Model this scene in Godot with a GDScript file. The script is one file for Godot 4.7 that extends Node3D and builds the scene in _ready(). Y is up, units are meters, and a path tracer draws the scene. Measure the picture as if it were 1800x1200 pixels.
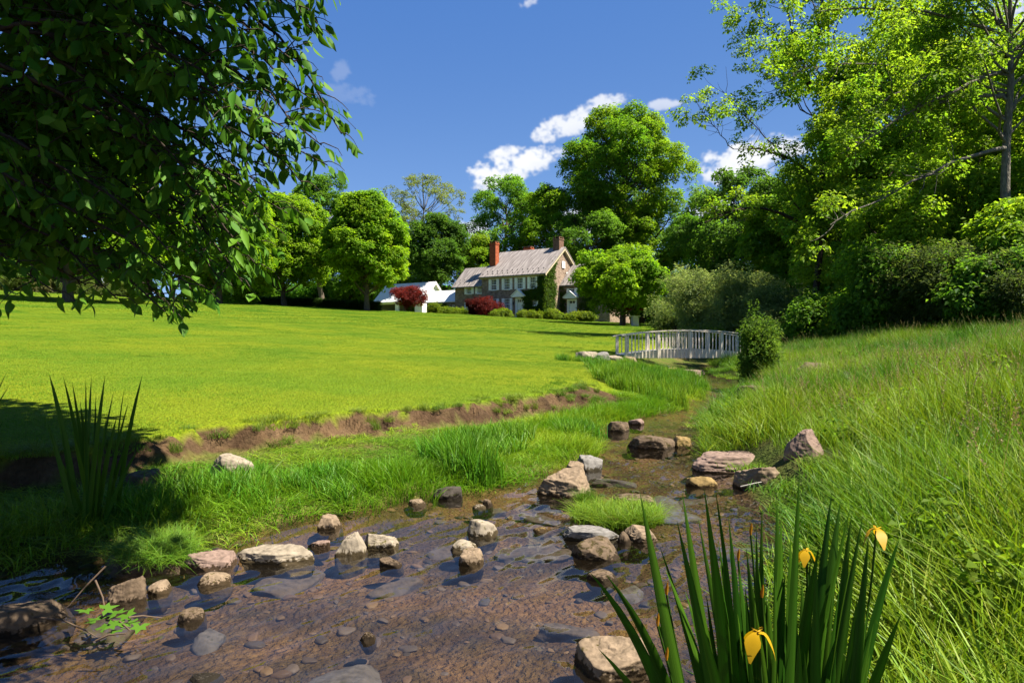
extends Node3D
# A stream below a stone farmhouse. x right, y up, depth runs along -z; the water near the camera lies at y = 0.

const EYE := 1.6
const FOCAL := 1200.0
var rng := RandomNumberGenerator.new()
var noise_a := FastNoiseLite.new()
var noise_b := FastNoiseLite.new()
var taken := {}
var M := {}
var clump := {}

# ------------------------------------------------------------------ mesh helpers
class MB:
	var v := PackedVector3Array()
	var n := PackedVector3Array()
	var c := PackedColorArray()
	var uv := PackedVector2Array()
	var ix := PackedInt32Array()
	var col := Color.WHITE

	func vert(p: Vector3, nn: Vector3, u := Vector2.ZERO) -> int:
		v.append(p); n.append(nn); c.append(col); uv.append(u)
		return v.size() - 1

	func tri_i(a: int, b: int, d: int) -> void:
		# clockwise seen from the side that the vertex normals point to
		var g := (v[d] - v[a]).cross(v[b] - v[a])
		ix.append(a)
		if g.dot(n[a] + n[b] + n[d]) >= 0.0:
			ix.append(b); ix.append(d)
		else:
			ix.append(d); ix.append(b)

	func quad(a: Vector3, b: Vector3, d: Vector3, e: Vector3, out := Vector3.ZERO) -> void:
		var nn := (d - a).cross(b - a)
		if nn.length_squared() < 1e-14:
			nn = (e - a).cross(d - a)
		nn = nn.normalized()
		if out != Vector3.ZERO and nn.dot(out) < 0.0:
			nn = -nn
		var lu := (b - a).length()
		var lv := (e - a).length()
		var k := vert(a, nn, Vector2(0, 0)); vert(b, nn, Vector2(lu, 0)); vert(d, nn, Vector2(lu, lv)); vert(e, nn, Vector2(0, lv))
		tri_i(k, k + 1, k + 2); tri_i(k, k + 2, k + 3)

	func tri(a: Vector3, b: Vector3, d: Vector3, out := Vector3.ZERO) -> void:
		var nn := (d - a).cross(b - a).normalized()
		if out != Vector3.ZERO and nn.dot(out) < 0.0:
			nn = -nn
		var k := vert(a, nn, Vector2(a.x, a.y)); vert(b, nn, Vector2(b.x, b.y)); vert(d, nn, Vector2(d.x, d.y))
		tri_i(k, k + 1, k + 2)

	# box from corner lo to corner hi, turned by b about the origin and moved by o
	func box(lo: Vector3, hi: Vector3, b := Basis(), o := Vector3.ZERO) -> void:
		var p := []
		for i in 8:
			p.append(o + b * Vector3(hi.x if i & 1 else lo.x, hi.y if i & 2 else lo.y, hi.z if i & 4 else lo.z))
		quad(p[0], p[2], p[3], p[1], b * Vector3(0, 0, -1))
		quad(p[4], p[5], p[7], p[6], b * Vector3(0, 0, 1))
		quad(p[0], p[4], p[6], p[2], b * Vector3(-1, 0, 0))
		quad(p[1], p[3], p[7], p[5], b * Vector3(1, 0, 0))
		quad(p[0], p[1], p[5], p[4], b * Vector3(0, -1, 0))
		quad(p[2], p[6], p[7], p[3], b * Vector3(0, 1, 0))

	# box with its long edges cut off
	func beam(lo: Vector3, hi: Vector3, cut: float, b := Basis(), o := Vector3.ZERO) -> void:
		box(lo + Vector3(cut, 0, cut), hi - Vector3(cut, 0, cut), b, o)
		box(Vector3(lo.x, lo.y + cut, lo.z + cut), Vector3(hi.x, hi.y - cut, hi.z - cut), b, o)
		box(Vector3(lo.x + cut, lo.y + cut, lo.z), Vector3(hi.x - cut, hi.y - cut, hi.z), b, o)

	func tube(p: Array, r: Array, sides := 7, cap := true) -> void:
		var m := p.size()
		var first := v.size()
		var side := Vector3.RIGHT
		var run := 0.0
		for i in m:
			var t: Vector3 = (p[mini(i + 1, m - 1)] - p[maxi(i - 1, 0)]).normalized()
			side = side - t * side.dot(t)
			if side.length() < 0.05:
				side = t.cross(Vector3(0.3, 0.2, 0.9))
			side = side.normalized()
			var up := t.cross(side)
			if i > 0:
				run += (p[i] - p[i - 1]).length()
			for k in sides:
				var a := TAU * k / sides
				var d := side * cos(a) + up * sin(a)
				vert(p[i] + d * r[i], d, Vector2(float(k) / sides, run))
		for i in m - 1:
			for k in sides:
				var a := first + i * sides + k
				var b := first + i * sides + (k + 1) % sides
				tri_i(a, b, b + sides); tri_i(a, b + sides, a + sides)
		if cap:
			var e: int = vert(p[m - 1] + (p[m - 1] - p[m - 2]).normalized() * r[m - 1] * 0.5, (p[m - 1] - p[m - 2]).normalized())
			for k in sides:
				tri_i(e, first + (m - 1) * sides + k, first + (m - 1) * sides + (k + 1) % sides)

	func add(o: MB, t: Transform3D) -> void:
		var k := v.size()
		for i in o.v.size():
			v.append(t * o.v[i]); n.append((t.basis * o.n[i]).normalized()); c.append(o.c[i] * col); uv.append(o.uv[i])
		for i in o.ix:
			ix.append(k + i)

	func mesh() -> ArrayMesh:
		var a := []
		a.resize(Mesh.ARRAY_MAX)
		a[Mesh.ARRAY_VERTEX] = v; a[Mesh.ARRAY_NORMAL] = n; a[Mesh.ARRAY_COLOR] = c; a[Mesh.ARRAY_TEX_UV] = uv; a[Mesh.ARRAY_INDEX] = ix
		var m := ArrayMesh.new()
		m.add_surface_from_arrays(Mesh.PRIMITIVE_TRIANGLES, a)
		return m

# ------------------------------------------------------------------ scene helpers
func numbered(called: String) -> String:
	var k: int = taken.get(called, 0)
	taken[called] = k + 1
	return called if k == 0 else "%s_%03d" % [called, k]

func tag(o: Node, label: String, category := "", group := "", kind := "") -> void:
	o.set_meta("label", label)
	if category: o.set_meta("category", category)
	if group: o.set_meta("group", group)
	if kind: o.set_meta("kind", kind)

func thing(called: String, label: String, category: String, at := Vector3.ZERO, turn := 0.0, group := "") -> Node3D:
	var o := Node3D.new()
	o.name = numbered(called)
	add_child(o)
	o.position = at
	o.rotation.y = turn
	tag(o, label, category, group)
	return o

func part(called: String, m: Mesh, mat: Material, parent: Node) -> MeshInstance3D:
	var o := MeshInstance3D.new()
	o.name = called if parent != self else numbered(called)
	o.mesh = m
	o.material_override = mat
	parent.add_child(o, true)
	return o

func many(called: String, m: Mesh, mat: Material, parent: Node, spots: Array, tints: Array) -> MultiMeshInstance3D:
	var mm := MultiMesh.new()
	mm.transform_format = MultiMesh.TRANSFORM_3D
	mm.use_colors = true
	mm.mesh = m
	mm.instance_count = spots.size()
	for i in spots.size():
		mm.set_instance_transform(i, spots[i])
		mm.set_instance_color(i, tints[i])
	var o := MultiMeshInstance3D.new()
	o.name = called if parent != self else numbered(called)
	o.multimesh = mm
	o.material_override = mat
	o.set_meta("kind", "stuff")
	parent.add_child(o, true)
	return o

func R(a: float, b: float) -> float: return rng.randf_range(a, b)
func lin(r: float, g: float, b: float) -> Color: return Color(r, g, b).linear_to_srgb()
func seen_at(px: float, py: float, depth: float) -> Vector3:
	return Vector3((px - 900.0) / FOCAL * depth, EYE + (600.0 - py) / FOCAL * depth, -depth)

func noise_tex(freq: float, a: Color, b: Color, kind := FastNoiseLite.TYPE_SIMPLEX_SMOOTH, size := 512, octaves := 5, mid := -1.0, midc := Color.GRAY, sd := 1, w := 0) -> NoiseTexture2D:
	var f := FastNoiseLite.new()
	f.noise_type = kind; f.frequency = freq; f.fractal_octaves = octaves; f.seed = sd
	if kind == FastNoiseLite.TYPE_CELLULAR:
		f.cellular_return_type = FastNoiseLite.RETURN_CELL_VALUE
		f.domain_warp_enabled = true; f.domain_warp_amplitude = 6.0; f.domain_warp_frequency = 0.02
	var g := Gradient.new()
	g.set_color(0, a); g.set_color(1, b)
	if mid >= 0.0: g.add_point(mid, midc)
	var t := NoiseTexture2D.new()
	t.width = size if w == 0 else w; t.height = size; t.seamless = true; t.noise = f; t.color_ramp = g
	return t

func grey_tex(freq: float, lo := 0.0, hi := 1.0, kind := FastNoiseLite.TYPE_SIMPLEX_SMOOTH, size := 512, sd := 1) -> NoiseTexture2D:
	return noise_tex(freq, Color(lo, lo, lo), Color(hi, hi, hi), kind, size, 5, -1.0, Color.GRAY, sd)

func mat(called: String, color: Color, rough := 0.8, spec := 0.35) -> StandardMaterial3D:
	var m := StandardMaterial3D.new()
	m.resource_name = called; m.albedo_color = color; m.roughness = rough; m.metallic_specular = spec
	M[called] = m
	return m

func tri_map(m: StandardMaterial3D, tex: Texture2D, scale: float, bump: Texture2D = null, depth := 0.0, world := false) -> void:
	m.albedo_texture = tex
	m.uv1_triplanar = true
	m.uv1_world_triplanar = world
	m.uv1_scale = Vector3.ONE * scale
	if bump:
		m.heightmap_enabled = true; m.heightmap_texture = bump; m.heightmap_scale = depth

func leafy(called: String, through: float, rough := 0.55) -> StandardMaterial3D:
	var m := mat(called, Color.WHITE, rough, 0.3)
	m.vertex_color_use_as_albedo = true
	m.backlight_enabled = true
	m.backlight = Color(lin(through, through, through * 0.55))
	return m

# ------------------------------------------------------------------ build
func _ready() -> void:
	rng.seed = 41
	noise_a.seed = 7; noise_a.frequency = 0.5; noise_a.fractal_octaves = 4
	noise_b.seed = 19; noise_b.frequency = 0.06; noise_b.fractal_octaves = 3
	view_and_light()
	materials()
	clumps()
	ground()
	water()
	house()
	outbuildings()
	footbridge()
	trees()
	shrubs()
	overhang()
	stones()
	irises()
	grasses()
	small_things()

func view_and_light() -> void:
	var cam := Camera3D.new()
	cam.name = "camera"
	add_child(cam)
	cam.position = Vector3(0, EYE, 0)
	cam.fov = 53.13
	cam.near = 0.1; cam.far = 4000.0
	cam.current = true
	var sun := DirectionalLight3D.new()
	sun.name = "sun"
	add_child(sun)
	var el := deg_to_rad(57.0)
	var from := Vector3(0.97 * cos(el), sin(el), 0.24 * cos(el))
	sun.look_at_from_position(from * 50.0, Vector3.ZERO, Vector3.UP)
	sun.light_energy = 1.6
	sun.light_color = Color(1.0, 0.965, 0.9)
	sun.light_angular_distance = 0.5
	sun.shadow_enabled = true
	var we := WorldEnvironment.new()
	we.name = "surroundings"
	var e := Environment.new()
	e.background_mode = Environment.BG_SKY
	e.tonemap_mode = Environment.TONE_MAPPER_LINEAR
	e.tonemap_exposure = 3.5
	e.sdfgi_enabled = true; e.ssao_enabled = true; e.ssil_enabled = true
	var sky := Sky.new()
	var ps := PanoramaSkyMaterial.new()
	ps.panorama = ImageTexture.create_from_image(sky_image(from))
	ps.energy_multiplier = 1.0
	sky.sky_material = ps
	e.sky = sky
	we.environment = e
	add_child(we)

func sky_image(sun_at: Vector3) -> Image:
	# clear air: blue that pales towards the horizon and a little towards the sun's side; then fair-weather clouds all round
	var w := 256
	var h := 128
	var im := Image.create(w, h, false, Image.FORMAT_RGBF)
	for j in h:
		var lat := PI * (0.5 - (j + 0.5) / h)
		for i in w:
			var lon := TAU * (i + 0.5) / w
			var d := Vector3(sin(lon) * cos(lat), sin(lat), -cos(lon) * cos(lat))
			var up := maxf(d.y, 0.0)
			var pale := pow(1.0 - up, 4.2)
			var near := pow(maxf(0.0, d.dot(sun_at.normalized()) * 0.5 + 0.5), 2.0)
			var c := Vector3(0.009, 0.043, 0.150).lerp(Vector3(0.125, 0.205, 0.325), pale)
			c = c.lerp(Vector3(0.11, 0.19, 0.32), near * 0.26)
			if d.y < 0.0: c = Vector3(0.06, 0.08, 0.07)
			im.set_pixel(i, j, Color(c.x, c.y, c.z))
	im.resize(4096, 2048, Image.INTERPOLATE_BILINEAR)
	# each cloud: bearing and height in degrees, half width, half height, tilt, thickness
	var clouds := []
	for q in [[895, 296, 92, 34, -0.32, 1.0], [880, 268, 30, 9, -0.2, 0.55], [1000, 224, 62, 25, -0.3, 0.9], [1066, 180, 38, 17, -0.25, 0.8], [1168, 184, 30, 12, 0.0, 0.6], [1335, 275, 72, 36, -0.2, 1.0], [1290, 300, 60, 40, 0.0, 0.9],
			[1245, 372, 42, 18, -0.2, 0.9], [592, 130, 16, 22, 0.6, 0.14], [610, 165, 50, 22, 0.3, 0.10], [930, 6, 22, 10, -0.4, 0.6], [1785, 20, 30, 40, 0.2, 0.9], [575, 385, 40, 16, 0.0, 0.7], [825, 405, 40, 22, 0.0, 0.8], [170, 490, 60, 26, 0.0, 0.9], [60, 470, 80, 34, 0.0, 0.9], [1010, 400, 70, 30, 0.0, 0.8]]:
		var az := atan((q[0] - 900.0) / FOCAL)
		var s := rad_to_deg(cos(az)) / FOCAL
		clouds.append([rad_to_deg(az), rad_to_deg(atan((600.0 - q[1]) / FOCAL * cos(az))), q[2] * s, q[3] * s, q[4], q[5]])
	var r := RandomNumberGenerator.new()
	r.seed = 5
	for k in 46:
		clouds.append([r.randf_range(45, 315), r.randf_range(4, 30), r.randf_range(1.5, 6), r.randf_range(0.8, 2.4), r.randf_range(-0.3, 0.3), r.randf_range(0.5, 1.0)])
	var f := FastNoiseLite.new()
	f.seed = 23; f.frequency = 0.42; f.fractal_octaves = 6; f.fractal_gain = 0.58
	var per := 4096.0 / 360.0
	for q in clouds:
		var reach_x := int(q[2] * 1.7 * per / maxf(0.2, cos(deg_to_rad(q[1]))))
		var reach_y := int((q[3] * 1.8 + absf(q[4]) * q[2]) * per)
		var cx := int(q[0] / 360.0 * 4096.0)
		var cy := int((0.5 - q[1] / 180.0) * 2048.0)
		var ca := cos(q[4])
		var sa := sin(q[4])
		for y in range(maxi(0, cy - reach_y), mini(1023, cy + reach_y)):
			for x in range(cx - reach_x, cx + reach_x):
				var dx: float = (x - cx) / per * cos(deg_to_rad(q[1]))
				var dy: float = (cy - y) / per
				var u: float = dx * ca - dy * sa
				var v: float = dx * sa + dy * ca
				var e2: float = (u / q[2]) * (u / q[2]) + (v / q[3]) * (v / q[3]) * (1.0 if v > 0.0 else 1.9)
				if e2 > 2.6: continue
				var nz := f.get_noise_2d(dx * 0.75 + q[0] * 13.0, dy * 1.15 + q[1] * 7.0)
				var nz2 := f.get_noise_2d(dx * 3.4 + q[0] * 5.0, dy * 4.2)
				var dens: float = smoothstep(0.05, 0.75, 0.92 - e2 * 0.86 + nz * 1.05 + nz2 * 0.42) * q[5]
				if dens <= 0.003: continue
				var at := posmod(x, 4096)
				var old := im.get_pixel(at, y)
				var white := Color(0.29, 0.295, 0.305)
				var grey := Color(0.20, 0.215, 0.25)
				im.set_pixel(at, y, old.lerp(white.lerp(grey, clampf(-v / q[3] * 0.6 + nz * 0.3, 0.0, 0.7)), dens))
	return im

func materials() -> void:
	var m := mat("ground", Color.WHITE, 0.95, 0.2)
	m.vertex_color_use_as_albedo = true
	tri_map(m, noise_tex(0.02, Color(0.62, 0.6, 0.58), Color(1, 1, 1), FastNoiseLite.TYPE_SIMPLEX_SMOOTH, 1024), 0.6, grey_tex(0.03, 0, 1, FastNoiseLite.TYPE_SIMPLEX_SMOOTH, 1024, 3), 4.0, true)
	m = mat("water", Color(lin(0.06, 0.045, 0.025), 0.05), 0.02, 0.40)
	m.transparency = BaseMaterial3D.TRANSPARENCY_ALPHA
	# stone in its several kinds
	for q in [["stone_tan", 0.175, 0.128, 0.085], ["stone_pale", 0.215, 0.18, 0.135], ["stone_grey", 0.156, 0.146, 0.135], ["stone_pink", 0.18, 0.125, 0.10], ["stone_brown", 0.104, 0.073, 0.047], ["stone_ochre", 0.198, 0.135, 0.052], ["stone_wet", 0.045, 0.033, 0.023], ["stone_dark", 0.052, 0.044, 0.036]]:
		var k := Vector3(q[1], q[2], q[3])
		m = mat(q[0], Color.WHITE, 0.85, 0.3)
		m.vertex_color_use_as_albedo = true
		tri_map(m, noise_tex(0.012, lin(k.x * 0.42, k.y * 0.42, k.z * 0.40), lin(minf(1, k.x * 1.3), k.y * 1.3, k.z * 1.32), FastNoiseLite.TYPE_SIMPLEX_SMOOTH, 512, 6, 0.5, lin(k.x * 0.9, k.y * 0.9, k.z * 0.9), q[0].length() * 3), 2.2, grey_tex(0.02, 0, 1, FastNoiseLite.TYPE_SIMPLEX_SMOOTH, 512, 9), 0.4)
	m = mat("cobble", Color.WHITE, 0.7, 0.3)
	m.vertex_color_use_as_albedo = true
	tri_map(m, noise_tex(0.02, Color(0.6, 0.58, 0.55), Color(1, 1, 1)), 4.0)
	leafy("leaf", 1.4)
	leafy("grass", 0.75, 0.5)
	leafy("lawn_blades", 0.5, 0.7)
	m = leafy("iris_leaf", 1.0, 0.45)
	m.albedo_texture = noise_tex(0.06, Color(0.66, 0.66, 0.62), Color(1, 1, 1), FastNoiseLite.TYPE_SIMPLEX_SMOOTH, 256, 3, -1.0, Color.GRAY, 14)
	m.uv1_scale = Vector3(1.6, 0.10, 1)
	leafy("near_leaf", 0.8, 0.6)
	leafy("petal", 0.9, 0.5)
	for q in [["bark", 0.13, 0.105, 0.08], ["bark_dark", 0.055, 0.043, 0.033], ["bark_pale", 0.15, 0.135, 0.11]]:
		m = mat(q[0], Color.WHITE, 0.9, 0.2)
		tri_map(m, noise_tex(0.03, lin(q[1] * 0.45, q[2] * 0.45, q[3] * 0.45), lin(q[1] * 1.35, q[2] * 1.35, q[3] * 1.35), FastNoiseLite.TYPE_SIMPLEX_SMOOTH, 256, 5, -1.0, Color.GRAY, 4), 0.9, grey_tex(0.04, 0, 1, FastNoiseLite.TYPE_SIMPLEX_SMOOTH, 256, 8), 6.0)
		m.uv1_scale = Vector3(1.4, 0.35, 1.4)
	m = mat("fieldstone", Color.WHITE, 0.9, 0.2)
	tri_map(m, noise_tex(0.028, lin(0.10, 0.075, 0.06), lin(0.32, 0.25, 0.195), FastNoiseLite.TYPE_CELLULAR, 1024, 3, 0.45, lin(0.21, 0.155, 0.115), 6), 0.16, grey_tex(0.05, 0, 1, FastNoiseLite.TYPE_SIMPLEX_SMOOTH, 512, 2), 5.0)
	m.uv1_scale = Vector3(0.13, 0.21, 0.13)
	m = mat("brick_red", Color.WHITE, 0.9, 0.2)
	tri_map(m, noise_tex(0.05, lin(0.16, 0.04, 0.02), lin(0.33, 0.10, 0.045), FastNoiseLite.TYPE_CELLULAR, 256, 3), 0.5)
	m.uv1_scale = Vector3(0.4, 0.9, 0.4)
	m = mat("brick_brown", Color.WHITE, 0.9, 0.2)
	tri_map(m, noise_tex(0.05, lin(0.08, 0.045, 0.03), lin(0.20, 0.125, 0.09), FastNoiseLite.TYPE_CELLULAR, 256, 3), 0.5)
	m = mat("slate", Color.WHITE, 0.75, 0.35)
	m.albedo_texture = noise_tex(0.02, lin(0.10, 0.085, 0.08), lin(0.31, 0.275, 0.26), FastNoiseLite.TYPE_SIMPLEX_SMOOTH, 512, 5, 0.55, lin(0.19, 0.168, 0.158), 12)
	m.uv1_scale = Vector3(0.32, 0.035, 1)
	m = mat("metal_white", lin(0.62, 0.62, 0.62), 0.55, 0.4)
	m = mat("paint_white", Color.WHITE, 0.6, 0.35)
	tri_map(m, noise_tex(0.02, lin(0.66, 0.66, 0.63), lin(0.80, 0.80, 0.77)), 0.6)
	m = mat("paint_cream", lin(0.42, 0.36, 0.24), 0.65, 0.3)
	m = mat("bridge_paint", Color.WHITE, 0.75, 0.3)
	tri_map(m, noise_tex(0.02, lin(0.38, 0.33, 0.25), lin(0.64, 0.575, 0.465), FastNoiseLite.TYPE_SIMPLEX_SMOOTH, 512, 5, 0.4, lin(0.56, 0.50, 0.40), 31), 0.9)
	m.uv1_scale = Vector3(2.2, 0.5, 2.2)
	m = mat("dark_iron", lin(0.03, 0.03, 0.03), 0.5, 0.5)
	m = mat("room_floor", lin(0.22, 0.16, 0.10), 0.8, 0.3)
	m = mat("curtain", lin(0.34, 0.33, 0.31), 0.9, 0.2)
	m = mat("glass", Color(0.5, 0.55, 0.55, 0.12), 0.03, 0.5)
	m.transparency = BaseMaterial3D.TRANSPARENCY_ALPHA
	m = mat("driftwood", lin(0.28, 0.26, 0.24), 0.85, 0.2)
	m = mat("twig", lin(0.085, 0.06, 0.042), 0.85, 0.2)
	m = mat("foam", lin(0.85, 0.88, 0.9), 0.4, 0.5)

# ------------------------------------------------------------------ leaf clumps and grass patches, shared by all copies
func leaf_into(b: MB, at: Vector3, along: Vector3, face: Vector3, l: float, w: float) -> void:
	var side := along.cross(face).normalized()
	var nn := side.cross(along).normalized()
	if nn.dot(face) < 0.0: nn = -nn
	var fold := nn * w * 0.3
	var a := at
	var t := at + along * l - nn * l * 0.12
	var mid := at + along * l * 0.45
	var p := mid + side * w + fold
	var q := mid - side * w + fold
	b.tri(a, p, t, nn); b.tri(a, t, q, nn)

func make_clump(count: int, rad: float, flat: float, l: float, w: float, droop: float, spread: float) -> ArrayMesh:
	var b := MB.new()
	for i in count:
		var d := Vector3(R(-1, 1), R(-1, 1), R(-1, 1))
		if d.length() > 1.0: d = d.normalized() * R(0.5, 1.0)
		var p := Vector3(d.x * rad, d.y * rad * flat, d.z * rad)
		var along := (Vector3(d.x, 0, d.z).normalized() + Vector3(R(-1, 1), R(-0.6, 0.6) - droop, R(-1, 1)) * 0.9).normalized()
		var face := (Vector3(0, 1, 0) + Vector3(R(-1, 1), R(-0.4, 0.4), R(-1, 1)) * spread).normalized()
		var k := R(0.72, 1.28)
		b.col = Color(k * R(0.85, 1.2), k, k * R(0.6, 1.3))
		var z := R(0.7, 1.25)
		leaf_into(b, p, along, face, l * z, w * z)
	return b.mesh()

func blade_into(b: MB, at: Vector3, lean: Vector3, h: float, w: float, segs: int) -> void:
	# a tapering ribbon that bends over towards lean
	var dirs := Vector3(lean.x, 0, lean.z)
	var side := dirs.cross(Vector3.UP)
	side = side.normalized() if side.length() > 0.001 else Vector3.RIGHT
	side = side.rotated(Vector3.UP, R(-1.2, 1.2))
	var last := -1
	var bend := lean.length()
	for k in segs + 1:
		var t := float(k) / segs
		var p := at + Vector3.UP * h * (t - 0.28 * bend * t * t) + dirs * h * t * t
		var tang := (Vector3.UP * (1.0 - 0.56 * bend * t) + dirs * 2.0 * t).normalized()
		var nn := side.cross(tang).normalized()
		var ww := w * (1.0 - t * t) + 0.0004
		var i := b.vert(p - side * ww, nn, Vector2(0, t))
		b.vert(p + side * ww, nn, Vector2(1, t))
		if last >= 0:
			b.tri_i(last, last + 1, i + 1); b.tri_i(last, i + 1, i)
		last = i

func make_patch(count: int, size: float, h0: float, h1: float, w: float, bend: float, segs: int, wind: Vector3, pale := 0.05) -> ArrayMesh:
	var b := MB.new()
	for i in count:
		var p := Vector3(R(-0.5, 0.5) * size, -0.03, R(-0.5, 0.5) * size)
		var k := R(0.55, 1.4)
		b.col = Color(k * R(0.65, 1.25), k, k * R(0.5, 1.4))
		if R(0, 1) < pale: b.col = Color(1.5, 1.05, 1.0) * R(0.7, 1.1)  # a dry grass straw
		var a := R(0, TAU)
		var lean := Vector3(cos(a), 0, sin(a)) * bend * R(0.15, 1.0) + wind
		blade_into(b, p, lean, R(h0, h1), w * R(0.6, 1.3), segs)
	return b.mesh()

func clumps() -> void:
	# far: leaves stand for small sprays; near: single leaves
	clump.far = []; clump.mid = []; clump.fine = []; clump.round = []; clump.ivy = []
	for k in 3:
		clump.far.append(make_clump(30, 0.62, 0.6, 0.34, 0.11, 0.15, 0.75))
		clump.round.append(make_clump(34, 0.55, 0.55, 0.30, 0.11, 0.35, 0.5))
		clump.mid.append(make_clump(30, 0.42, 0.6, 0.17, 0.06, 0.2, 0.75))
		clump.fine.append(make_clump(46, 0.34, 1.1, 0.13, 0.022, -0.4, 1.0))
		clump.ivy.append(make_clump(22, 0.34, 0.45, 0.15, 0.065, 0.3, 0.6))
	clump.lawn = []; clump.tall = []; clump.mead = []; clump.short = []; clump.tuft = []; clump.reed = []; clump.stalk = []
	for k in 4:
		clump.lawn.append(make_patch(620, 0.7, 0.025, 0.06, 0.0042, 0.7, 1, Vector3.ZERO, 0.06))
		clump.tall.append(make_patch(150, 0.55, 0.28, 0.72, 0.0042, 0.75, 5, Vector3(-0.06, 0, 0.03), 0.14))
		clump.mead.append(make_patch(200, 0.6, 0.18, 0.45, 0.0036, 0.6, 4, Vector3(-0.05, 0, 0.02), 0.12))
		clump.short.append(make_patch(200, 0.45, 0.09, 0.26, 0.0034, 1.0, 4, Vector3(0.2, 0, 0.35), 0.04))
		clump.tuft.append(make_patch(170, 0.30, 0.12, 0.34, 0.0035, 1.3, 5, Vector3(0.15, 0, 0.1), 0.03))
	for k in 2:
		clump.reed.append(make_patch(130, 0.42, 0.45, 0.8, 0.0065, 0.4, 5, Vector3(-0.05, 0, 0), 0.02))
	# flowering stalks with loose seed heads
	for k in 3:
		var b := MB.new()
		for i in 9:
			var p := Vector3(R(-0.3, 0.3), 0, R(-0.3, 0.3))
			var lean := Vector3(R(-0.32, 0.12), 0, R(-0.2, 0.2))
			var h := R(0.65, 0.98)
			b.col = Color.WHITE * R(0.8, 1.15)
			blade_into(b, p, lean, h, 0.0017, 6)
			for j in 22:
				var t := R(0.76, 1.0)
				var q := p + Vector3.UP * h * (t - 0.28 * lean.length() * t * t) + lean * h * t * t
				leaf_into(b, q, Vector3(R(-1, 1), R(0.2, 1.4), R(-1, 1)).normalized(), Vector3(R(-1, 1), R(-1, 1), R(-1, 1)).normalized(), 0.035 * (1.35 - t), 0.005)
		clump.stalk.append(b.mesh())

# ------------------------------------------------------------------ the lie of the land: [x, depth]
var left_water := [[-14.0, 3.6], [-7.0, 4.5], [-3.6, 4.9], [-2.5, 5.35], [-1.85, 6.3], [-0.35, 7.45], [0.55, 8.6], [1.15, 9.6], [1.2, 11.2], [1.4, 12.5], [2.25, 13.7], [3.25, 14.9], [4.5, 17.0], [5.7, 20.0], [6.2, 24.0], [6.5, 29.0], [8.6, 34.0], [13.0, 40.0], [22.0, 47.0], [60.0, 55.0]]
var right_water := [[60.0, 53.5], [23.0, 45.5], [14.5, 38.5], [10.2, 33.0], [8.2, 29.0], [7.6, 24.0], [7.2, 20.0], [6.1, 17.0], [4.75, 14.9], [3.7, 13.0], [2.9, 10.1], [2.65, 8.0], [2.5, 6.9], [2.35, 5.6], [1.95, 4.5], [1.45, 3.2], [0.85, 2.1], [0.75, 1.2], [0.8, 0.0], [0.9, -8.0], [-14.0, -8.0]]
var lawn_edge := [[-30.0, 2.0], [-14.0, 4.6], [-9.0, 5.6], [-4.8, 6.5], [-3.95, 7.45], [-3.4, 8.5], [-1.75, 10.35], [-0.2, 12.0], [1.5, 14.6], [2.5, 17.5], [3.5, 22.0], [4.5, 27.5], [5.4, 32.0], [8.0, 38.0], [14.0, 45.0], [26.0, 52.0], [60.0, 60.0]]
var water_poly := PackedVector2Array()
var left_line := PackedVector2Array()
var lawn_line := PackedVector2Array()
var lawn_poly := PackedVector2Array()

func to_line(p: Vector2, line: PackedVector2Array) -> float:
	var best := 1e9
	for i in line.size() - 1:
		var a := line[i]
		var ab := line[i + 1] - a
		var t := clampf((p - a).dot(ab) / ab.length_squared(), 0.0, 1.0)
		best = minf(best, (a + ab * t).distance_squared_to(p))
	return sqrt(best)

func level(z: float) -> float:
	return 0.30 * smoothstep(9.0, 30.0, z)

func lawn_height(x: float, z: float) -> float:
	var zz := minf(z, 92.0) + 0.35 * clampf(z - 92.0, 0.0, 30.0)
	var h := 0.58 + 0.0535 * (zz - 12.0) - 0.052 * clampf(x, -75.0, 30.0)
	h -= 0.32 * exp(-((x - 4.6) * (x - 4.6) + (z - 29.0) * (z - 29.0)) / 70.0)
	return h + noise_b.get_noise_2d(x * 1.5, z * 1.5) * 0.10 * smoothstep(8.0, 30.0, z) + noise_a.get_noise_2d(x * 0.8, z * 0.8) * 0.012

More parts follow.
